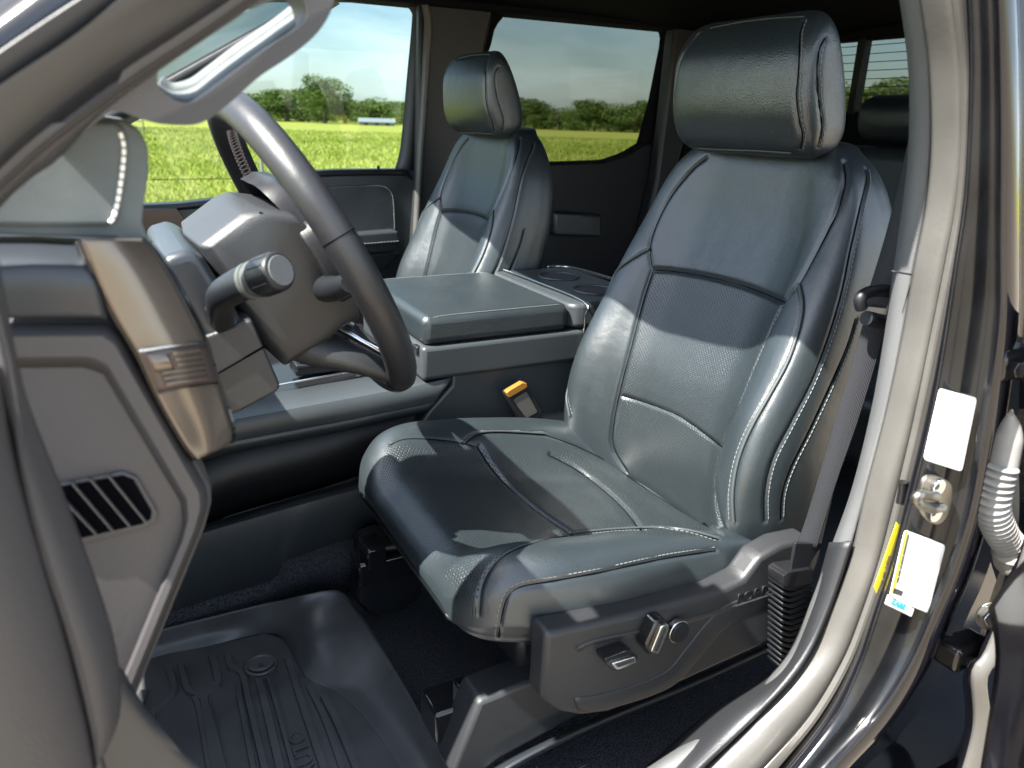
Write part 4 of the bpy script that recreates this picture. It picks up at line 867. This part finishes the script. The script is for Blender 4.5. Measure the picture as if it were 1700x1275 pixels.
tube('rail_rod', [at(782, 1166, Y=.675), at(870, 1135, Y=.675)], .004, M['steel'], seat)
ib = prism('inner_rail_bracket', AT([(604, 902), (632, 893), (680, 893), (700, 985), (672, 1010), (612, 1022), (592, 1000)], Y=1.04), (0, .05, 0), M['plastic_dark'], seat, bw=.008)
box('inner_rail_track', (.50, 1.035, .975), (.44, .05, .04), M['gloss'], seat, bw=.004)
tube('rail_rod', [at(612, 914, Y=1.01), at(690, 902, Y=1.01)], .005, M['steel'], seat)
box('rail_end', at(618, 915, Y=1.02), (.03, .05, .035), M['gloss'], seat, bw=.003)
prism('seat_foot', AT([(610, 930), (690, 900), (700, 990), (668, 1014), (620, 1024), (596, 1000)], Y=1.03), (0, .006, 0), M['plastic_dark'], seat, bw=.003)

# ---------------- passenger seat: copies of the parts that show
pseat = thing('passenger_seat', 'black leather front passenger seat behind the centre console', 'seat', (.53, YC+.84, FZ), 'front bucket seats')
for ch in list(seat.children):
    if ch.name.split('.')[0] in ('backrest', 'headrest', 'seat_cushion', 'headrest_post', 'seat_pan', 'outer_rail_track', 'inner_rail_track'):
        c = ch.copy(); C.objects.link(c); c.parent = pseat
        for g_ in ch.children:
            g2 = g_.copy(); C.objects.link(g2); g2.parent = c
# ---------------- rear bench
rs = thing('rear_bench_seat', 'dark rear bench seat with headrests behind the front seats', 'seat', (1.6, 1.27, FZ))
box('bench_cushion', (1.48, 1.27, 1.10), (.50, 1.36, .16), M['leather'], rs, bw=.04, bs=5)
bb = box('bench_backrest', (1.80, 1.27, 1.38), (.13, 1.38, .46), M['leather'], rs, bw=.04, bs=5, rot=Matrix.Rotation(R(8), 3, 'Y'))
Rh = headrest(rs, .92)
for yy in (.75, 1.335, 1.90):
    v = Rh.base.copy(); v[:, 1] += yy-.92
    v[:, 0] = 1.80+(v[:, 0]-.81)*1.1; v[:, 2] = 1.625+(v[:, 2]-1.612)*.62; v[:, 1] = yy+(v[:, 1]-yy)*.95
    me = bpy.data.meshes.new('headrest'); me.from_pydata(v.tolist(), [], Rh.f); me.update(); link('headrest', me, M['leather'], rs)
    yq = v[:, 1].min()

# ================================================================== SEAT BELT
def webbing(name, A, B, m, parent, thick=.0012):
    A = resample(cr(A, 8), 40); B = resample(cr(B, 8), 40); o = strips(name, [A, A*.5+B*.5, B], m, parent, n=40, thick=thick, curve=False)
    me = o.data; ul = me.uv_layers.new(name='UVMap'); 
    for p in me.polygons:
        for li in p.loop_indices:
            vi = me.loops[li].vertex_index; ul.data[li].uv = ((vi//40)/2*.5*2.2, (vi % 40)/40)
    return o
belt = thing('seat_belt', 'black driver seat belt hanging beside the backrest with ribbed boot at its lower end', 'seat belt', tuple(at(1300, 1105, Y=.56)))
webbing('webbing', AT([(1520, 150), (1506, 240), (1478, 360), (1452, 450), (1432, 508)], Y=.56), AT([(1555, 150), (1545, 240), (1518, 360), (1492, 450), (1470, 512)], Y=.53), M['webbing'], belt)
webbing('webbing', AT([(1436, 525), (1415, 600), (1388, 690), (1362, 780), (1338, 860), (1322, 905)], Y=.555), AT([(1474, 530), (1452, 610), (1424, 700), (1392, 790), (1370, 860), (1356, 910)], Y=.535), M['webbing'], belt)
tube('belt_guide', cr(AT([(1430, 512), (1428, 496), (1440, 486), (1462, 482), (1476, 484)], Y=.535), 6), .0065, M['plastic_dark'], belt)
tube('belt_guide_bar', AT([(1438, 528), (1455, 532), (1474, 536)], Y=.535), .008, M['plastic_dark'], belt)
prism('belt_tongue_fold', AT([(1321, 902), (1332, 902), (1364, 903), (1366, 908), (1358, 916), (1340, 946), (1313, 948)], Y=.54), (0, .004, 0), M['plastic_dark'], belt, bw=.001)
prism('boot_collar', rnd(AT([(1301, 956), (1310, 950), (1350, 944), (1351, 968), (1314, 976), (1300, 974)], Y=.535), .2, 3), (0, .025, 0), M['gloss'], belt, bw=.003)
nrib = 15
for i in range(nrib):
    t = i/(nrib-1); yA = 976+t*132; xl = 1300-t*4; xr = 1350-8*t; hgt = 9.2; 
    prism('bellows_rib', rnd(AT([(xl, yA-3), (xl+14, yA), (xr-3, yA-14+t*4), (xr, yA-10), (xr-1, yA-6), (xl+15, yA+6), (xl, yA+2)], Y=.537+.012*t), .25, 2), (0, .024, 0), M['plastic_dark'], belt, bw=.0012, bs=2)
prism('bellows_core', AT([(1303, 970), (1346, 965), (1338, 1085), (1300, 1105)], Y=.556), (0, .012, 0), M['gloss'], belt)
buckle = thing('belt_buckle', 'dark belt buckle with an orange release button standing between driver seat and console', 'buckle', tuple(at(892, 705, Y=1.10)))
prism('buckle_body', rnd(AT([(841, 655), (874, 637), (902, 684), (896, 694), (880, 704), (868, 702)], Y=1.085), .15, 3), (0, .022, 0), M['plastic_dark'], buckle, bw=.003)
prism('release_button', rnd(AT([(841, 652), (846, 648), (868, 635), (875, 637), (876, 643), (845, 661)], Y=1.083), .2, 3), (0, .012, 0), M['orange'], buckle, bw=.002)
prism('buckle_face', rnd(AT([(852, 664), (874, 650), (893, 684), (874, 695)], Y=1.0845), .15, 3), (0, .0012, 0), M['buckle'], buckle, bw=.001)
webbing('buckle_strap', AT([(880, 700), (893, 722)], Y=1.09), AT([(897, 690), (912, 716)], Y=1.10), M['webbing'], buckle)

# ================================================================== CENTRE CONSOLE
con = thing('centre_console', 'grey centre console with padded armrest lid and cup holders between the front seats', 'console', (.45, 1.28, FZ))
# beam running forward
strips('console_beam', [AT([(330, 680), (400, 662), (610, 625), (700, 609), (750, 601)], Y=1.20), AT([(330, 712), (385, 697), (560, 665), (680, 643), (750, 627)], Y=1.125), AT([(330, 742), (385, 732), (560, 700), (700, 672), (722, 667)], Y=1.11)], M['console'], con, n=40, thick=.01, curve=False)
strips('beam_lower_strip', [AT([(330, 744), (385, 734), (560, 702), (700, 674), (722, 669)], Y=1.118), AT([(330, 768), (383, 752), (560, 717), (690, 688), (711, 683)], Y=1.125)], M['console'], con, n=30, thick=.01, curve=False)
strips('console_side', [AT([(300, 790), (380, 752), (560, 718), (711, 683), (760, 670)], Y=1.16), AT([(300, 900), (380, 855), (520, 815), (640, 775), (760, 740)], Y=1.18)], M['plastic_dark'], con, n=20, thick=.01, curve=False)
strips('lower_console_panel', [AT([(290, 888), (354, 866), (500, 822), (618, 790), (700, 765)], Y=1.15), AT([(290, 900), (354, 880), (500, 838), (618, 806), (700, 780)], Y=1.13), AT([(285, 1015), (350, 994), (455, 963), (470, 932), (560, 900), (640, 880)], Y=1.12)], M['console'], con, n=40, thick=.01, curve=False)
strips('console_carpet', [AT([(270, 1010), (350, 984), (455, 955), (470, 925), (560, 890), (640, 870), (760, 850)], Y=1.125), AT([(262, 1080), (350, 1040), (455, 1010), (500, 998), (560, 984), (640, 980), (760, 960)], Y=1.12)], M['carpet'], con, n=40, thick=.01, curve=False)
poly_at('console_rear_side', [(700, 700), (712, 682), (750, 640), (752, 604), (930, 572), (1060, 540), (1060, 800), (900, 800), (720, 790), (696, 720)], 1.13, .30, M['console'], con, bw=.006)
# armrest base and lid
box('armrest_base', (.595, 1.285, 1.268), (.33, .33, .058), M['console'], con, bw=.008, bs=4)
box('hinge_notch', (.43, 1.145, 1.288), (.01, .02, .014), M['plastic_dark'], con, bw=.002)
lidm = box('armrest_lid', (.57, 1.285, 1.322), (.275, .325, .05), M['leather'], con, bw=.014, bs=6)
for yy in (1.1285, 1.4415): stitches('stitching', cr([(.436, yy, 1.335), (.45, yy, 1.343), (.50, yy, 1.3455), (.69, yy, 1.3455)], 6), (0, -.5, .86), M['thread'], lidm)
stitches('stitching', cr([(.4405, 1.135, 1.335), (.4405, 1.43, 1.335)], 6), (-.7, 0, .7), M['thread'], lidm)
rc = prism('cup_holder_bezel', rnd([(.71, 1.12, 1.30), (.90, 1.12, 1.30), (.90, 1.45, 1.30), (.71, 1.45, 1.30)], .15, 5), (0, 0, .045), M['console'], con, bw=.008, bs=4)
tube('chrome_trim', cr([(.735, 1.115, 1.25), (.735, 1.114, 1.32), (.738, 1.125, 1.347), (.738, 1.30, 1.350), (.738, 1.44, 1.348)], 8), .0022, M['chrome'], con, k=8)
tube('chrome_trim', cr([(.905, 1.13, 1.342), (.91, 1.28, 1.346), (.90, 1.44, 1.344), (.85, 1.452, 1.346)], 8), .003, M['chrome'], con, k=8)
for cx_, cy_ in ((.815, 1.21), (.82, 1.35)):
    a_ = np.linspace(0, 2*math.pi, 40, endpoint=False); rg = tube('cup_ring', [(cx_+.040*math.cos(t), cy_+.040*math.sin(t), 1.346) for t in a_], .003, M['console'], con, k=8, closed=True)
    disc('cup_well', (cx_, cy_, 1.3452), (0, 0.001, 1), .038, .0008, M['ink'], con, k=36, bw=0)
# low tray and shifter area seen under the steering wheel
prism('console_tray', [(.0, 1.2, 1.20), (.44, 1.2, 1.245), (.44, 1.50, 1.245), (.0, 1.50, 1.20)], (0, 0, -.02), M['gloss'], con)
box('drive_mode_panel', (.30, 1.26, 1.245), (.10, .05, .02), M['gloss'], con, bw=.003)
for i in range(4): box('mode_button', (.265+.024*i, 1.25, 1.258), (.016, .018, .006), M['chrome'] if i % 2 else M['console'], con, bw=.001)
tube('tray_rail', [(.02, 1.205, 1.222), (.44, 1.205, 1.25)], .002, M['chrome'], con, k=6)
box('console_far_wall', (.3, 1.52, 1.15), (.9, .02, .26), M['plastic_dark'], con)

# ================================================================== DASHBOARD
dash = thing('dashboard', 'grey dashboard end with air vent and ribbed bronze trim beside the door opening', 'dashboard', (-.1, 1.2, 1.0))
YD = .50
# big lower end panel: frame, recess and vent
pan = [(-80, 531), (180, 531), (205, 548), (352, 812), (353, 838), (342, 880), (222, 1172), (190, 1250), (-80, 1250)]
ep = poly_at('end_panel', pan, YD+.006, .05, M['plastic_dash'], dash, bw=.006)
# raised frame rail around the panel (bevelled)
fr_o = [(-80, 536), (178, 536), (200, 552), (344, 810), (346, 838), (334, 878), (214, 1172), (180, 1250)]
fr_i = [(-80, 612), (140, 610), (172, 622), (300, 834), (303, 868), (296, 900), (205, 1120), (160, 1230)]
fr_m = [(-80, 560), (168, 558), (190, 572), (330, 818), (332, 844), (322, 880), (208, 1160), (172, 1242)]
strips('panel_frame', [AT(fr_o, Y=YD+.006), AT(fr_m, Y=YD-.004), AT([(a*.35+c*.65, b*.35+d*.65) for (a, b), (c, d) in zip(fr_m, fr_i)], Y=YD-.003), AT(fr_i, Y=YD+.0055)], M['plastic_dash'], ep, n=120, thick=.002, curve=False)
vt = poly_at('air_vent', [(75, 808), (205, 783), (228, 792), (262, 850), (260, 868), (240, 878), (104, 912), (60, 910)], YD+.0035, .006, M['plastic_dash'], dash, bw=.002, r_=.1)
poly_at('vent_painted_shade', [(82, 812), (205, 790), (222, 797), (252, 850), (250, 862), (236, 870), (106, 900), (70, 900)], YD+.0025, .002, M['gap_dark'], vt, bw=0, r_=.1)  # flat black sheet painted as the shade between the slats, no recess is cut
for i, (xa, ya, xb, yb) in enumerate(((82, 840, 130, 897), (86, 812, 158, 889), (117, 803, 186, 884), (148, 797, 214, 876), (178, 791, 240, 868))):
    a1, b1 = at(xa, ya, Y=YD-.001), at(xb, yb, Y=YD-.001); a2, b2 = a1+np.array([0, .005, 0]), b1+np.array([0, .005, 0])
    dv = np.array([.0011, 0, .0005])
    MO('vent_slat', [a1, b1, b1+dv, a1+dv, a2, b2, b2+dv, a2+dv], [[0, 1, 2, 3], [4, 7, 6, 5], [0, 4, 5, 1], [1, 5, 6, 2], [2, 6, 7, 3], [3, 7, 4, 0]], M['plastic_dash'], vt, smooth=False)
# upper end trim (smooth, curving inward at the top)
strips('upper_end_trim', [AT([(-80, 392), (60, 392), (138, 396)], Y=.56), AT([(-80, 410), (60, 410), (142, 414)], Y=.520), AT([(-80, 450), (60, 450), (160, 455)], Y=YD), AT([(-80, 528), (60, 528), (178, 528)], Y=YD)], M['plastic_soft'], dash, n=12, thick=.006, sub=5, curve=False)
# top pod with fabric pad
podo = [(-80, 388), (-80, 240), (40, 196), (150, 190), (205, 198), (232, 215), (246, 245), (247, 285), (240, 330), (236, 370), (256, 420), (248, 432), (190, 396)]
pod = poly_at('dash_top_pod', podo, YD+.03, .10, M['fabric_top'], dash, bw=.012, bs=5)
padp = [(-80, 374), (-80, 235), (60, 206), (150, 200), (190, 202), (206, 212), (213, 232), (212, 270), (205, 330), (196, 368), (180, 376), (60, 377)]
pdd = poly_at('pod_pad', padp, YD+.026, .02, M['fabric_top'], pod, bw=.003)
stitches('stitching', cr(AT([(200, 222), (205, 240), (205, 265), (200, 305), (195, 335), (188, 362), (178, 372)], Y=YD+.0255), 8), (0, -1, 0), M['label'], pdd, step=.0044, ln=.0034, w=.0026, h=.0014)
strips('dash_top', [[(-.45, y, 1.42), (-.2, y, 1.50), (-.08, y, 1.52), (-.0, y, 1.50), (.02, y, 1.44)] for y in (.60, 1.2, 1.8, 2.0)], M['plastic_dark'], dash, n=20, thick=.01)
strips('dash_face', [[(.02, y, 1.44), (.03, y, 1.35), (0, y, 1.25), (-.1, y, 1.1)] for y in (.66, 1.2, 1.8, 2.0)], M['plastic_dark'], dash, n=20, thick=.01)
# bronze ribbed trim band and its flag plaque
bl = [(136, 396), (150, 430), (170, 478), (195, 528), (232, 590), (262, 655), (290, 706), (310, 738), (330, 762)]
br = [(238, 396), (262, 425), (286, 465), (312, 515), (338, 570), (354, 625), (370, 670), (382, 712), (380, 738)]
bm_ = [(a*.5+c*.5, b*.5+d*.5) for (a, b), (c, d) in zip(bl, br)]
YB = (YD-.004, YD+.004, YD+.022)
tb = strips('trim_band', [AT(bl, Y=YB[0]), AT(bm_, Y=YB[1]), AT(br, Y=YB[2])], M['bezel'], dash, n=60, thick=.004, sub=6)
strips('trim_band_side', [AT([(x-14, y+6) for x, y in bl], Y=YD+.012), AT([(x-6, y+2) for x, y in bl], Y=YD-.0)], M['gloss'], dash, n=50, thick=.003)
strips('trim_band_inner', [AT([(x+1, y-1) for x, y in br], Y=YD+.023), AT([(x+9, y-3) for x, y in br], Y=YD+.05)], M['gloss'], dash, n=50, thick=.003)
bL, bM, bR = (resample(cr(AT(q_, Y=y_), 8), 201) for q_, y_ in ((bl, YB[0]), (bm_, YB[1]), (br, YB[2])))
def at_y(Lb, y): return int(np.argmin(np.abs(proj(Lb)[:, 1]-y)))
def bpt(iL, iR, s_, h):
    A_, B_ = bL[int(iL)], bR[int(iR)]; Mm = bM[int((iL+iR)/2)]; c_ = 2*Mm-(A_+B_)/2
    p = (1-s_)**2*A_+2*s_*(1-s_)*c_+s_*s_*B_
    j = min(int((iL+iR)/2), 198); n_ = np.cross(bR[j]-bL[j], bM[j+1]-bM[j]); n_ /= np.linalg.norm(n_)
    if n_@(CP-p) < 0: n_ = -n_
    return p+n_*h
def bandpatch(name, yL0, yR0, yL1, yR1, s0, s1, h, m, parent, n=8, k=8):
    V = []; F = []; i0, i1, j0, j1 = at_y(bL, yL0), at_y(bL, yL1), at_y(bR, yR0), at_y(bR, yR1)
    for a in np.linspace(0, 1, n):
        for q in np.linspace(s0, s1, k): V.append(bpt(i0+(i1-i0)*a, j0+(j1-j0)*a, q, h))
    for a in range(n-1):
        for q in range(k-1): F.append([a*k+q, a*k+q+1, (a+1)*k+q+1, (a+1)*k+q])
    o = MO(name, V, F, m, parent); bm = bmesh.new(); bm.from_mesh(o.data); bmesh.ops.recalc_face_normals(bm, faces=bm.faces); bm.to_mesh(o.data); bm.free()
    sl_ = o.modifiers.new('solid', 'SOLIDIFY'); sl_.thickness = .002; sl_.offset = 0; return o
fl_ = bandpatch('flag_plaque', 585, 570, 650, 634, .0, 1, .0012, M['bezel_dark'], dash)
for i in range(6):
    y_ = 592+i*9.4; d_ = 14.5
    bandpatch('flag_stripe', y_, y_-d_, y_+4, y_-d_+4, .44 if i < 3 else .16, .90, .0026, M['bezel'], fl_, n=2)
bandpatch('flag_canton', 590, 583, 618, 607, .08, .38, .0024, M['bezel'], fl_, n=3)
bandpatch('band_joint', 580, 566, 585, 570, .0, 1, .0014, M['chrome'], dash, n=2)
bandpatch('band_joint', 650, 634, 653, 637, .0, 1, .0010, M['gloss'], dash, n=2)

# ================================================================== STEERING COLUMN
colm = thing('steering_column', 'grey steering column shroud with black turn signal stalk', 'steering column', (.08, .85, 1.45))
def colp(pts, Y, dy, nm, m, bw=.006): return prism(nm, AT(pts, Y=Y), (0, dy, 0), m, colm, bw=bw, bs=4)
colp([(262, 436), (280, 424), (306, 416), (326, 417), (340, 430), (402, 532), (418, 556), (345, 590), (330, 560)], .75, .22, 'upper_shroud', M['plastic_soft'], .010)
colp([(330, 562), (418, 530), (466, 640), (462, 650), (402, 682), (372, 694), (352, 640)], .745, .22, 'lower_shroud', M['plastic'], .008)
tube('shroud_seam', AT([(345, 630), (440, 575)], Y=.7445), .0010, M['gap_dark'], colm, k=6)
prism('stalk_socket', rnd(AT([(338, 512), (372, 494), (394, 530), (356, 552)], Y=.742), .25, 4), (0, .01, 0), M['plastic_dark'], colm, bw=.003)
a0, a1, a2, a3 = at(368, 532, Y=.742), at(366, 505, Y=.715), at(372, 488, Y=.69), at(400, 472, Y=.665)
tipc = at(466, 449, Y=.625); dirv = (tipc-a3)/np.linalg.norm(tipc-a3)
stk = tube('turn_signal_stalk', resample(cr([a0, a1, a2, a3, a3+dirv*.012], 8), 30), list(np.linspace(.0115, .0145, 30)), M['plastic_dark'], colm, k=24)
Lk = np.linalg.norm(tipc-(a3+dirv*.012)); q0 = a3+dirv*.012
tube('stalk_ring', [q0, q0+dirv*.004, q0+dirv*.0045, q0+dirv*.008, q0+dirv*.0085, q0+dirv*.013], [.0155, .0155, .0145, .0145, .0158, .0158], M['ring'], stk, k=30)
kn = tube('stalk_knob', [q0+dirv*.013, q0+dirv*.015, tipc-dirv*.003, tipc-dirv*.001, tipc], [.0150, .0166, .0160, .0150, .0138], M['plastic_dark'], stk, k=36)
for j in range(12):
    th = j*math.pi/6; s_ = np.cross(dirv, [0, 0, 1.]); s_ /= np.linalg.norm(s_); t_ = np.cross(dirv, s_); rr_ = math.cos(th)*s_+math.sin(th)*t_
    V, F = bar_vf(q0+dirv*.017+rr_*.0160, tipc-dirv*.004+rr_*.0156, .003, .001, rr_); MO('knob_rib', V, F, M['plastic_dark'], kn, smooth=False)
disc('knob_cap', tipc, dirv, .0125, .0012, M['plastic_light'], kn, k=30, bw=.0005)
box('column_core', (.09, .86, 1.46), (.12, .10, .10), M['plastic_dark'], colm, bw=.01, rot=Matrix.Rotation(R(-28), 3, 'Y'))

# ================================================================== STEERING WHEEL
wc = np.array([.1935, .862, 1.521]); tau = .495; wn = np.array([math.cos(tau), 0, math.sin(tau)]); we = np.array([-math.sin(tau), 0, math.cos(tau)]); wy = np.array([0, 1., 0])
rc_ = np.array([.2026, .8658, 1.5043]); rtau, ryw = .476, .035; rn = np.array([math.cos(rtau)*math.cos(ryw), math.cos(rtau)*math.sin(ryw), math.sin(rtau)]); ry = np.cross([0, 0, 1.], rn); ry /= np.linalg.norm(ry); re_ = np.cross(rn, ry)
wh = thing('steering_wheel', 'black leather steering wheel with baseball stitching on its rim', 'steering wheel', tuple(wc))
def wp(n_, y, e): return wc+wn*n_+wy*y+we*e
RW = .1705
path = [rc_+ry*RW*math.sin(a)+re_*RW*math.cos(a) for a in np.linspace(0, 2*math.pi, 120, endpoint=False)]
rim = tube('rim', path, .0168, M['wheel'], wh, k=26, closed=True)
# seams across the rim
for a in (math.radians(-75), math.radians(75), math.radians(-148), math.radians(148)):
    rd_ = ry*math.sin(a)+re_*math.cos(a); c = rc_+rd_*RW
    tube('rim_seam', [c+.0168*(math.cos(t)*rd_+math.sin(t)*rn) for t in np.linspace(0, 2*math.pi, 28, endpoint=False)], .0006, M['gap_dark'], rim, k=5, closed=True)
# stitching laced along the inner side of the rim
def ip(aa, ph):
    rd_ = ry*math.sin(aa)+re_*math.cos(aa); return rc_+rd_*RW-rd_*.0171*math.cos(ph)+rn*.0171*math.sin(ph), -rd_*math.cos(ph)+rn*math.sin(ph)
for lo_, hi_ in ((20, 160), (200, 340)):
    parts = []
    for i in range(150):
        a = 2*math.pi*i/150
        if not (R(lo_) < a < R(hi_)): continue
        for s in (-1, 1):
            p1, n1_ = ip(a, -.34*s); p2, n2_ = ip(a+.03, .34*s); parts.append(bar_vf(p1, p2, .0011, .0008, n1_+n2_))
    V, F = join_meshes(parts); MO('rim_stitching', V, F, M['mesh_thread'], rim, smooth=False)
# hub housing: profile in the plane across the column
prof = [(-.100, .064), (-.052, .070), (-.036, .067), (-.010, .048), (.008, .0), (.012, -.03), (-.006, -.082), (-.030, -.080), (-.045, -.084), (-.098, -.082), (-.103, -.05), (-.101, .01)]
def hubring(y, k, sh=0): return [wp(a*k+sh, y, b*k) for a, b in prof]
lines = [np.array(hubring(y, k)+[hubring(y, k)[0]]) for y, k in ((-.098, .80), (-.094, .93), (-.086, 1.0), (0, 1.05), (.086, 1.0), (.094, .93), (.098, .80))]
n_ = len(prof); V = []; F = []
for l_ in lines: V += list(l_[:-1])
for a_ in range(len(lines)-1):
    for i in range(n_): F.append([a_*n_+i, a_*n_+(i+1) % n_, (a_+1)*n_+(i+1) % n_, (a_+1)*n_+i])
F += [list(range(n_))[::-1], [(len(lines)-1)*n_+i for i in range(n_)]]
hub = MO('hub_housing', V, F, M['plastic'], wh); bm = bmesh.new(); bm.from_mesh(hub.data); bmesh.ops.recalc_face_normals(bm, faces=bm.faces); bm.to_mesh(hub.data); bm.free(); sharp(hub, 40); bev(hub, .006, 3, 30)
# airbag cover, domed towards the driver
ab = []
for k_, h_ in ((1.0, -.012), (1.0, .004), (.93, .014), (.7, .022), (.35, .026)):
    ab.append([wp(.006+h_-.10*max(0, (e*k_))*0-.32*max(0, e*k_-.0)*.6, y*k_, e*k_) for y, e in cr([(-.07, .07), (0, .078), (.07, .07), (.088, .0), (.075, -.06), (.0, -.075), (-.075, -.06), (-.088, .0)], 5, True)])
V = [p for r_ in ab for p in r_]; n_ = len(ab[0]); F = []
for a_ in range(len(ab)-1):
    for i in range(n_): F.append([a_*n_+i, a_*n_+(i+1) % n_, (a_+1)*n_+(i+1) % n_, (a_+1)*n_+i])
F.append([(len(ab)-1)*n_+i for i in range(n_)])
MO('airbag_cover', V, F, M['wheel'], wh)
strips('hub_seam', [[wp(-.035, -.0945, .064), wp(-.012, -.0945, .03), wp(-.004, -.0945, -.02), wp(-.020, -.0945, -.070)], [wp(-.037, -.0945, .064), wp(-.014, -.0945, .03), wp(-.006, -.0945, -.02), wp(-.022, -.0945, -.070)]], M['gap_dark'], wh, n=16, thick=.0006)
# switch pods and spokes
def spoke(sgn):
    P_ = resample(cr([wp(-.080, sgn*.045, -.055), wp(-.062, sgn*.066, -.086), wp(-.034, sgn*.082, -.118), wp(-.006, sgn*.090, -.156)], 8), 20)
    tube('spoke', P_, list(np.linspace(.034, .0125, 20)), M['plastic'], wh, k=24, flat=.75)
spoke(-1); spoke(1)
for sgn in (-1, 1):
    tube('side_spoke', resample([wp(-.022, sgn*.080, -.035), wp(-.016, sgn*.12, -.03), wp(-.006, sgn*.163, -.02)], 10), list(np.linspace(.017, .010, 10)), M['plastic_dark'], wh, k=16, flat=.9)
for sgn in (-1, 1): prism('switch_pod', cr([wp(.006, sgn*.080, .030), wp(.006, sgn*.104, .022), wp(.006, sgn*.108, -.03), wp(.006, sgn*.094, -.056), wp(.006, sgn*.080, -.03)], 5, True), -wn*.022, M['wheel'], wh, bw=.005)
for sgn in (-1, 1): tube('spoke_chrome', cr([wp(-.030, sgn*.052, -.085), wp(-.014, sgn*.070, -.112), wp(.004, sgn*.080, -.145)], 6), .0045, M['chrome'], wh, k=10)

# ================================================================== FLOOR MAT
fm = thing('floor_mat', 'black ribbed rubber floor mat with raised edge in the driver footwell', 'floor mat', (.1, .95, FZ))
ZM = FZ+.006
base = [(180, 1100), (420, 1042), (452, 1068), (500, 1100), (560, 1150), (640, 1280), (690, 1400), (100, 1450), (120, 1200)]
# tray walls: floor outline -> raised outer rim
inn = [(180, 1118), (262, 1090), (350, 1072), (440, 1052), (470, 1062), (492, 1100), (512, 1130), (560, 1150), (620, 1210), (700, 1330)]
rim_ = [(200, 1072), (275, 1045), (365, 1022), (452, 1000), (500, 990), (560, 980), (592, 1010), (636, 1078), (700, 1190), (760, 1310)]
I3 = AT(inn, Z=ZM)
midp = [(190, 1095), (268, 1070), (358, 1048), (450, 1032), (490, 1040), (530, 1072), (560, 1105), (610, 1140), (680, 1225), (745, 1330)]
rimz = [.895, .90, .905, .915, .93, .93, .90, .885, .885, .885]
R3 = [at(x, y, Z=z) for (x, y), z in zip(rim_, rimz)]; M3 = [at(x, y, Z=.4*ZM+.6*z-.010) for (x, y), z in zip(midp, rimz)]
strips('tray_wall', [I3, M3, R3], M['mat_rubber'], fm, n=70, thick=.004, sub=8)
bfl = [(-200, 1200), (170, 1110), (262, 1090), (350, 1072), (440, 1052), (474, 1062), (496, 1100), (516, 1130), (562, 1150), (625, 1210), (710, 1330), (760, 1500), (-100, 1700)]
prism('mat_floor', AT(bfl, Z=ZM), (0, 0, -.004), M['mat_rubber'], fm, smooth=False)
rib_n = [0]
def ridge(pts, wd=.010, h=.003, parent=fm, nm='mat_rib'):
    rib_n[0] += 1
    P_ = resample(cr(AT(pts, Z=ZM), 6), 40); parts = []
    Vv = []; Ff = []
    T_ = np.gradient(P_, axis=0); T_ /= np.linalg.norm(T_, axis=1)[:, None]; sd_ = np.cross(T_, [0, 0, 1.]); h = .0050+.00035*(rib_n[0] % 5)
    for p, s_ in zip(P_, sd_):
        for x, z in ((-1, 0), (-.8, 1), (.8, 1), (1, 0)): Vv.append(p+s_*x*wd/2+np.array([0, 0, z*h]))
    for i in range(len(P_)-1):
        for j in range(3): Ff.append([i*4+j, i*4+j+1, (i+1)*4+j+1, (i+1)*4+j])
    return MO(nm, Vv, Ff, M['mat_rubber'], parent, smooth=False)
def zz(x0, y0, jog, L0, x1, y1):  # a line with one jog
    return [(x0, y0), (x0+L0*.18, y0+L0), (x0+L0*.18+jog, y0+L0+abs(jog)*.6), (x1, y1)]
ribs = [
 ([(280, 1112), (289, 1150), (262, 1178), (252, 1200), (265, 1290)], .010), ([(300, 1105), (312, 1148), (334, 1160), (350, 1200), (375, 1300)], .010),
 ([(352, 1090), (362, 1135), (345, 1150), (340, 1170), (362, 1300)], .012), ([(378, 1088), (384, 1112), (402, 1122), (416, 1180), (445, 1300)], .010),
 ([(322, 1160), (330, 1180), (352, 1300)], .008), ([(396, 1140), (400, 1170), (425, 1300)], .008),
 ([(240, 1150), (232, 1180), (240, 1260)], .012), ([(430, 1130), (452, 1220), (470, 1300)], .012), ([(445, 1128), (466, 1200), (492, 1300)], .006),
 ([(478, 1095), (500, 1165), (545, 1300)], .011), ([(512, 1142), (540, 1200), (575, 1300)], .008), ([(538, 1158), (566, 1215), (605, 1310)], .012)]
for p_, w_ in ribs: ridge(p_, w_)
ret = disc('retention_post', at(433, 1106, Z=ZM), (0, .001, 1), .021, .010, M['mat_rubber'], fm, k=40, bw=.002)
a_ = np.linspace(0, 2*math.pi, 48, endpoint=False); c_ = at(433, 1104, Z=ZM+.0105); tube('post_ring', [(c_[0]+.0215*math.cos(t), c_[1]+.0215*math.sin(t), c_[2]) for t in a_], .0022, M['mat_rubber'], ret, k=8, closed=True)
disc('post_dimple', c_+np.array([0, 0, -.0002]), (0, .001, 1), .004, .0006, M['ink'], ret, k=20, bw=0)
ex_ = at(478, 1165, Z=ZM)-at(516, 1275, Z=ZM); ey_ = at(478, 1165, Z=ZM)-at(500, 1160, Z=ZM)
text('lettering', 'AUTO', at(528, 1285, Z=ZM+.001), ex_, ey_, .030, M['mat_rubber'], fm, depth=.0016)
